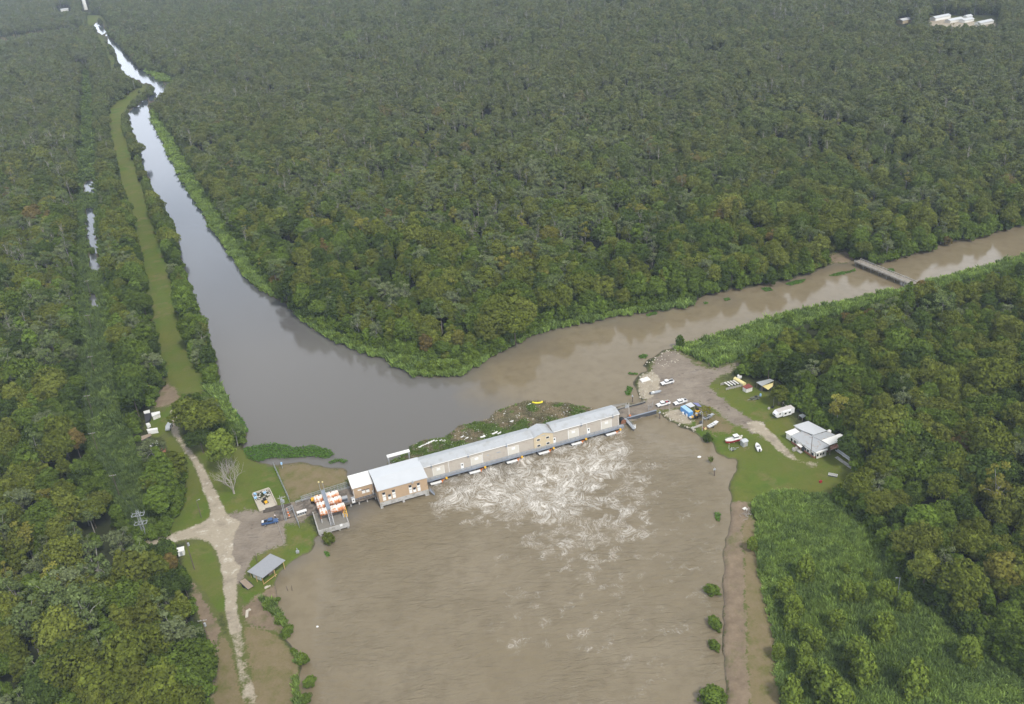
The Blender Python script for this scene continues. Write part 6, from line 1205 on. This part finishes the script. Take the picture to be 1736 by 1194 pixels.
# trailer yard in the trees on the left
lz = lambda ps: zq(ps, 230, 680, 11.94)
t_ = shed('cabin', 'small cabin with a white metal roof standing at the left forest edge', lz([(310,240),(485,205),(495,245),(330,315)]), 3.0, 'whitedirty', 'white'); t_ = shed('cabin', 'white roofed shed behind the black tarp at the left forest edge', lz([(155,210),(280,175),(290,230),(170,255)]), 3.0, 'whitedirty', 'white')
ps = lz([(165,250),(310,235),(290,350),(200,440)]); c_ = ctr(ps, 2.4); t_ = thing('covered_trailer', 'trailer under a black tarp between the two white roofed sheds', 'trailer', (c_[0], c_[1], 1)); poly_part('tarp', ps, 1.3, 2.5, M['tarpblack'], t_, .1, 2.5); poly_part('bed', ps, 1.05, 1.29, M['steeldk'], t_, .3, 2.5)
ps = lz([(200,455),(270,435),(300,470),(230,510)]); c_ = ctr(ps, 2.4); t_ = thing('utility_trailer', 'small white box trailer below the black tarp', 'trailer', (c_[0], c_[1], 1)); poly_part('box', ps, 1.4, 2.6, M['white'], t_, .05, 2.6); poly_part('bed', ps, 1.1, 1.39, M['steeldk'], t_, .2, 2.6)
ps = lz([(85,715),(300,650),(320,690),(115,790)]); c_ = ctr(ps, 2.2); t_ = thing('flat_trailer', 'long grey flat trailer with a plank bed among the left trees', 'trailer', (c_[0], c_[1], 1)); poly_part('plank_bed', ps, 1.7, 1.9, M['wood'], t_, 0, 2.0); poly_part('chassis', ps, 1.1, 1.69, M['steeldk'], t_, .5, 2.0)
ps = lz([(285,910),(430,800),(480,930),(330,1040)]); c_ = ctr(ps, 2.6); t_ = thing('mobile_home', 'white mobile home half hidden under the grey green tree', 'mobile home', (c_[0], c_[1], 1)); poly_part('wall', ps, 1.2, 3.2, M['whitedirty'], t_, .1, 3.2); poly_part('roof', ps, 3.21, 3.35, M['white'], t_, 0, 3.2)
ps = lz([(220,575),(440,545),(450,580),(240,615)]); c_ = ctr(ps, 2.6); t_ = thing('mobile_home', 'narrow white trailer home showing between the left trees', 'mobile home', (c_[0], c_[1], 1)); poly_part('wall', ps, 1.2, 2.8, M['white'], t_, .1, 2.8); poly_part('roof', ps, 2.81, 2.95, M['white'], t_, 0, 2.8)
ps = lz([(480,990),(600,930),(610,1030),(490,1065)]); c_ = ctr(ps, 1.8); t_ = thing('flat_trailer', 'dark brown trailer bed beside the white mobile home', 'trailer', (c_[0], c_[1], 1)); poly_part('plank_bed', ps, 1.5, 1.65, M['rust'], t_, 0, 1.65); poly_part('chassis', ps, 1.1, 1.49, M['steeldk'], t_, .4, 1.65)
x, y = G(287.5, 727); t_ = thing('parked_van', 'pale grey van parked on the pale road under the left trees', 'van', (x, y, 1), hd((290, 722), (285, 731))); MB().prism([(-2.4, .45), (-2.4, 2.0), (1.1, 2.05), (1.7, 1.25), (2.4, 1.1), (2.4, .45)], 'y', -.95, .95).build('body', M['galv'], t_, bevel=.06); MB().bx(-2.0, 1.0, -.97, .97, 1.3, 1.75).build('window_band', M['glass'], t_); [MB().tube((q, s-.12, .38), (q, s+.12, .38), .38, n=12).build('wheel', M['black'], t_) for q in (-1.5, 1.5) for s in (-.85, .85)]
# far buildings
for px, py, w_, d_, h_, mt, lb in ((1532, 39, 15, 10, 6, 'cream', 'pale cream building with a grey roof deep in the far forest'), (1594, 33, 26, 8, 5, 'white', 'long white building at the far flooded clearing'), (1617, 37, 22, 8, 4, 'whitedirty', 'low white building in the middle of the far clearing'), (1638, 37, 16, 8, 4, 'white', 'white building right of the middle of the far clearing'), (1640, 32.5, 9, 6, 5, 'white', 'small white building behind the far clearing'), (1508, 41.5, 3, 3, 4, 'white', 'tiny white hut at the left of the far cream building'), (110, 19, 16, 8, 6, 'white', 'white building on the far left plain'), (1668, 41, 22, 8, 4, 'white', 'long low white building at the right end of the far clearing'), (1409, 1, 20, 10, 8, 'white', 'white building at the very top of the photo')):
    x, y = G(px, py, 1); t_ = thing('far_building', lb, 'building', (x, y, 1), .45); h_ *= .65; MB().bx(-w_/2, w_/2, -d_/2, d_/2, -.3, h_).build('wall', M[mt], t_); MB().prism([(-d_/2-.5, h_+.01), (d_/2+.5, h_+.01), (0, h_+1.8)], 'x', -w_/2-.5, w_/2+.5).build('roof', M['roofpale'], t_)
x, y = G(146, 17, 1); t_ = thing('far_tower', 'tall white tower on the far left plain', 'tower', (x, y, 1)); MB().tube((0, 0, 0), (0, 0, 38), 4, 3.4, 12).build('shaft', M['white'], t_); MB().tube((0, 0, 38), (0, 0, 42), 3.6, 1.5, 12).build('top', M['white'], t_)

# ------------------------------------------------------------------ air
hb = MB().bx(float(GX.min())-20, float(GX.max())+20, -60, float(GY.max())+20, -2.6, 203).build('haze', None); tag(hb, kind='stuff')
hm = bpy.data.materials.new('haze'); hm.use_nodes = True; t = hm.node_tree; t.nodes.clear()
ho = nd(t, 'ShaderNodeOutputMaterial'); pv = nd(t, 'ShaderNodeVolumePrincipled'); pv.inputs['Color'].default_value = (.72, .84, 1.0, 1); pv.inputs['Density'].default_value = 0.00007; pv.inputs['Anisotropy'].default_value = 0.1
t.links.new(pv.outputs[0], ho.inputs['Volume']); hb.data.materials.append(hm)
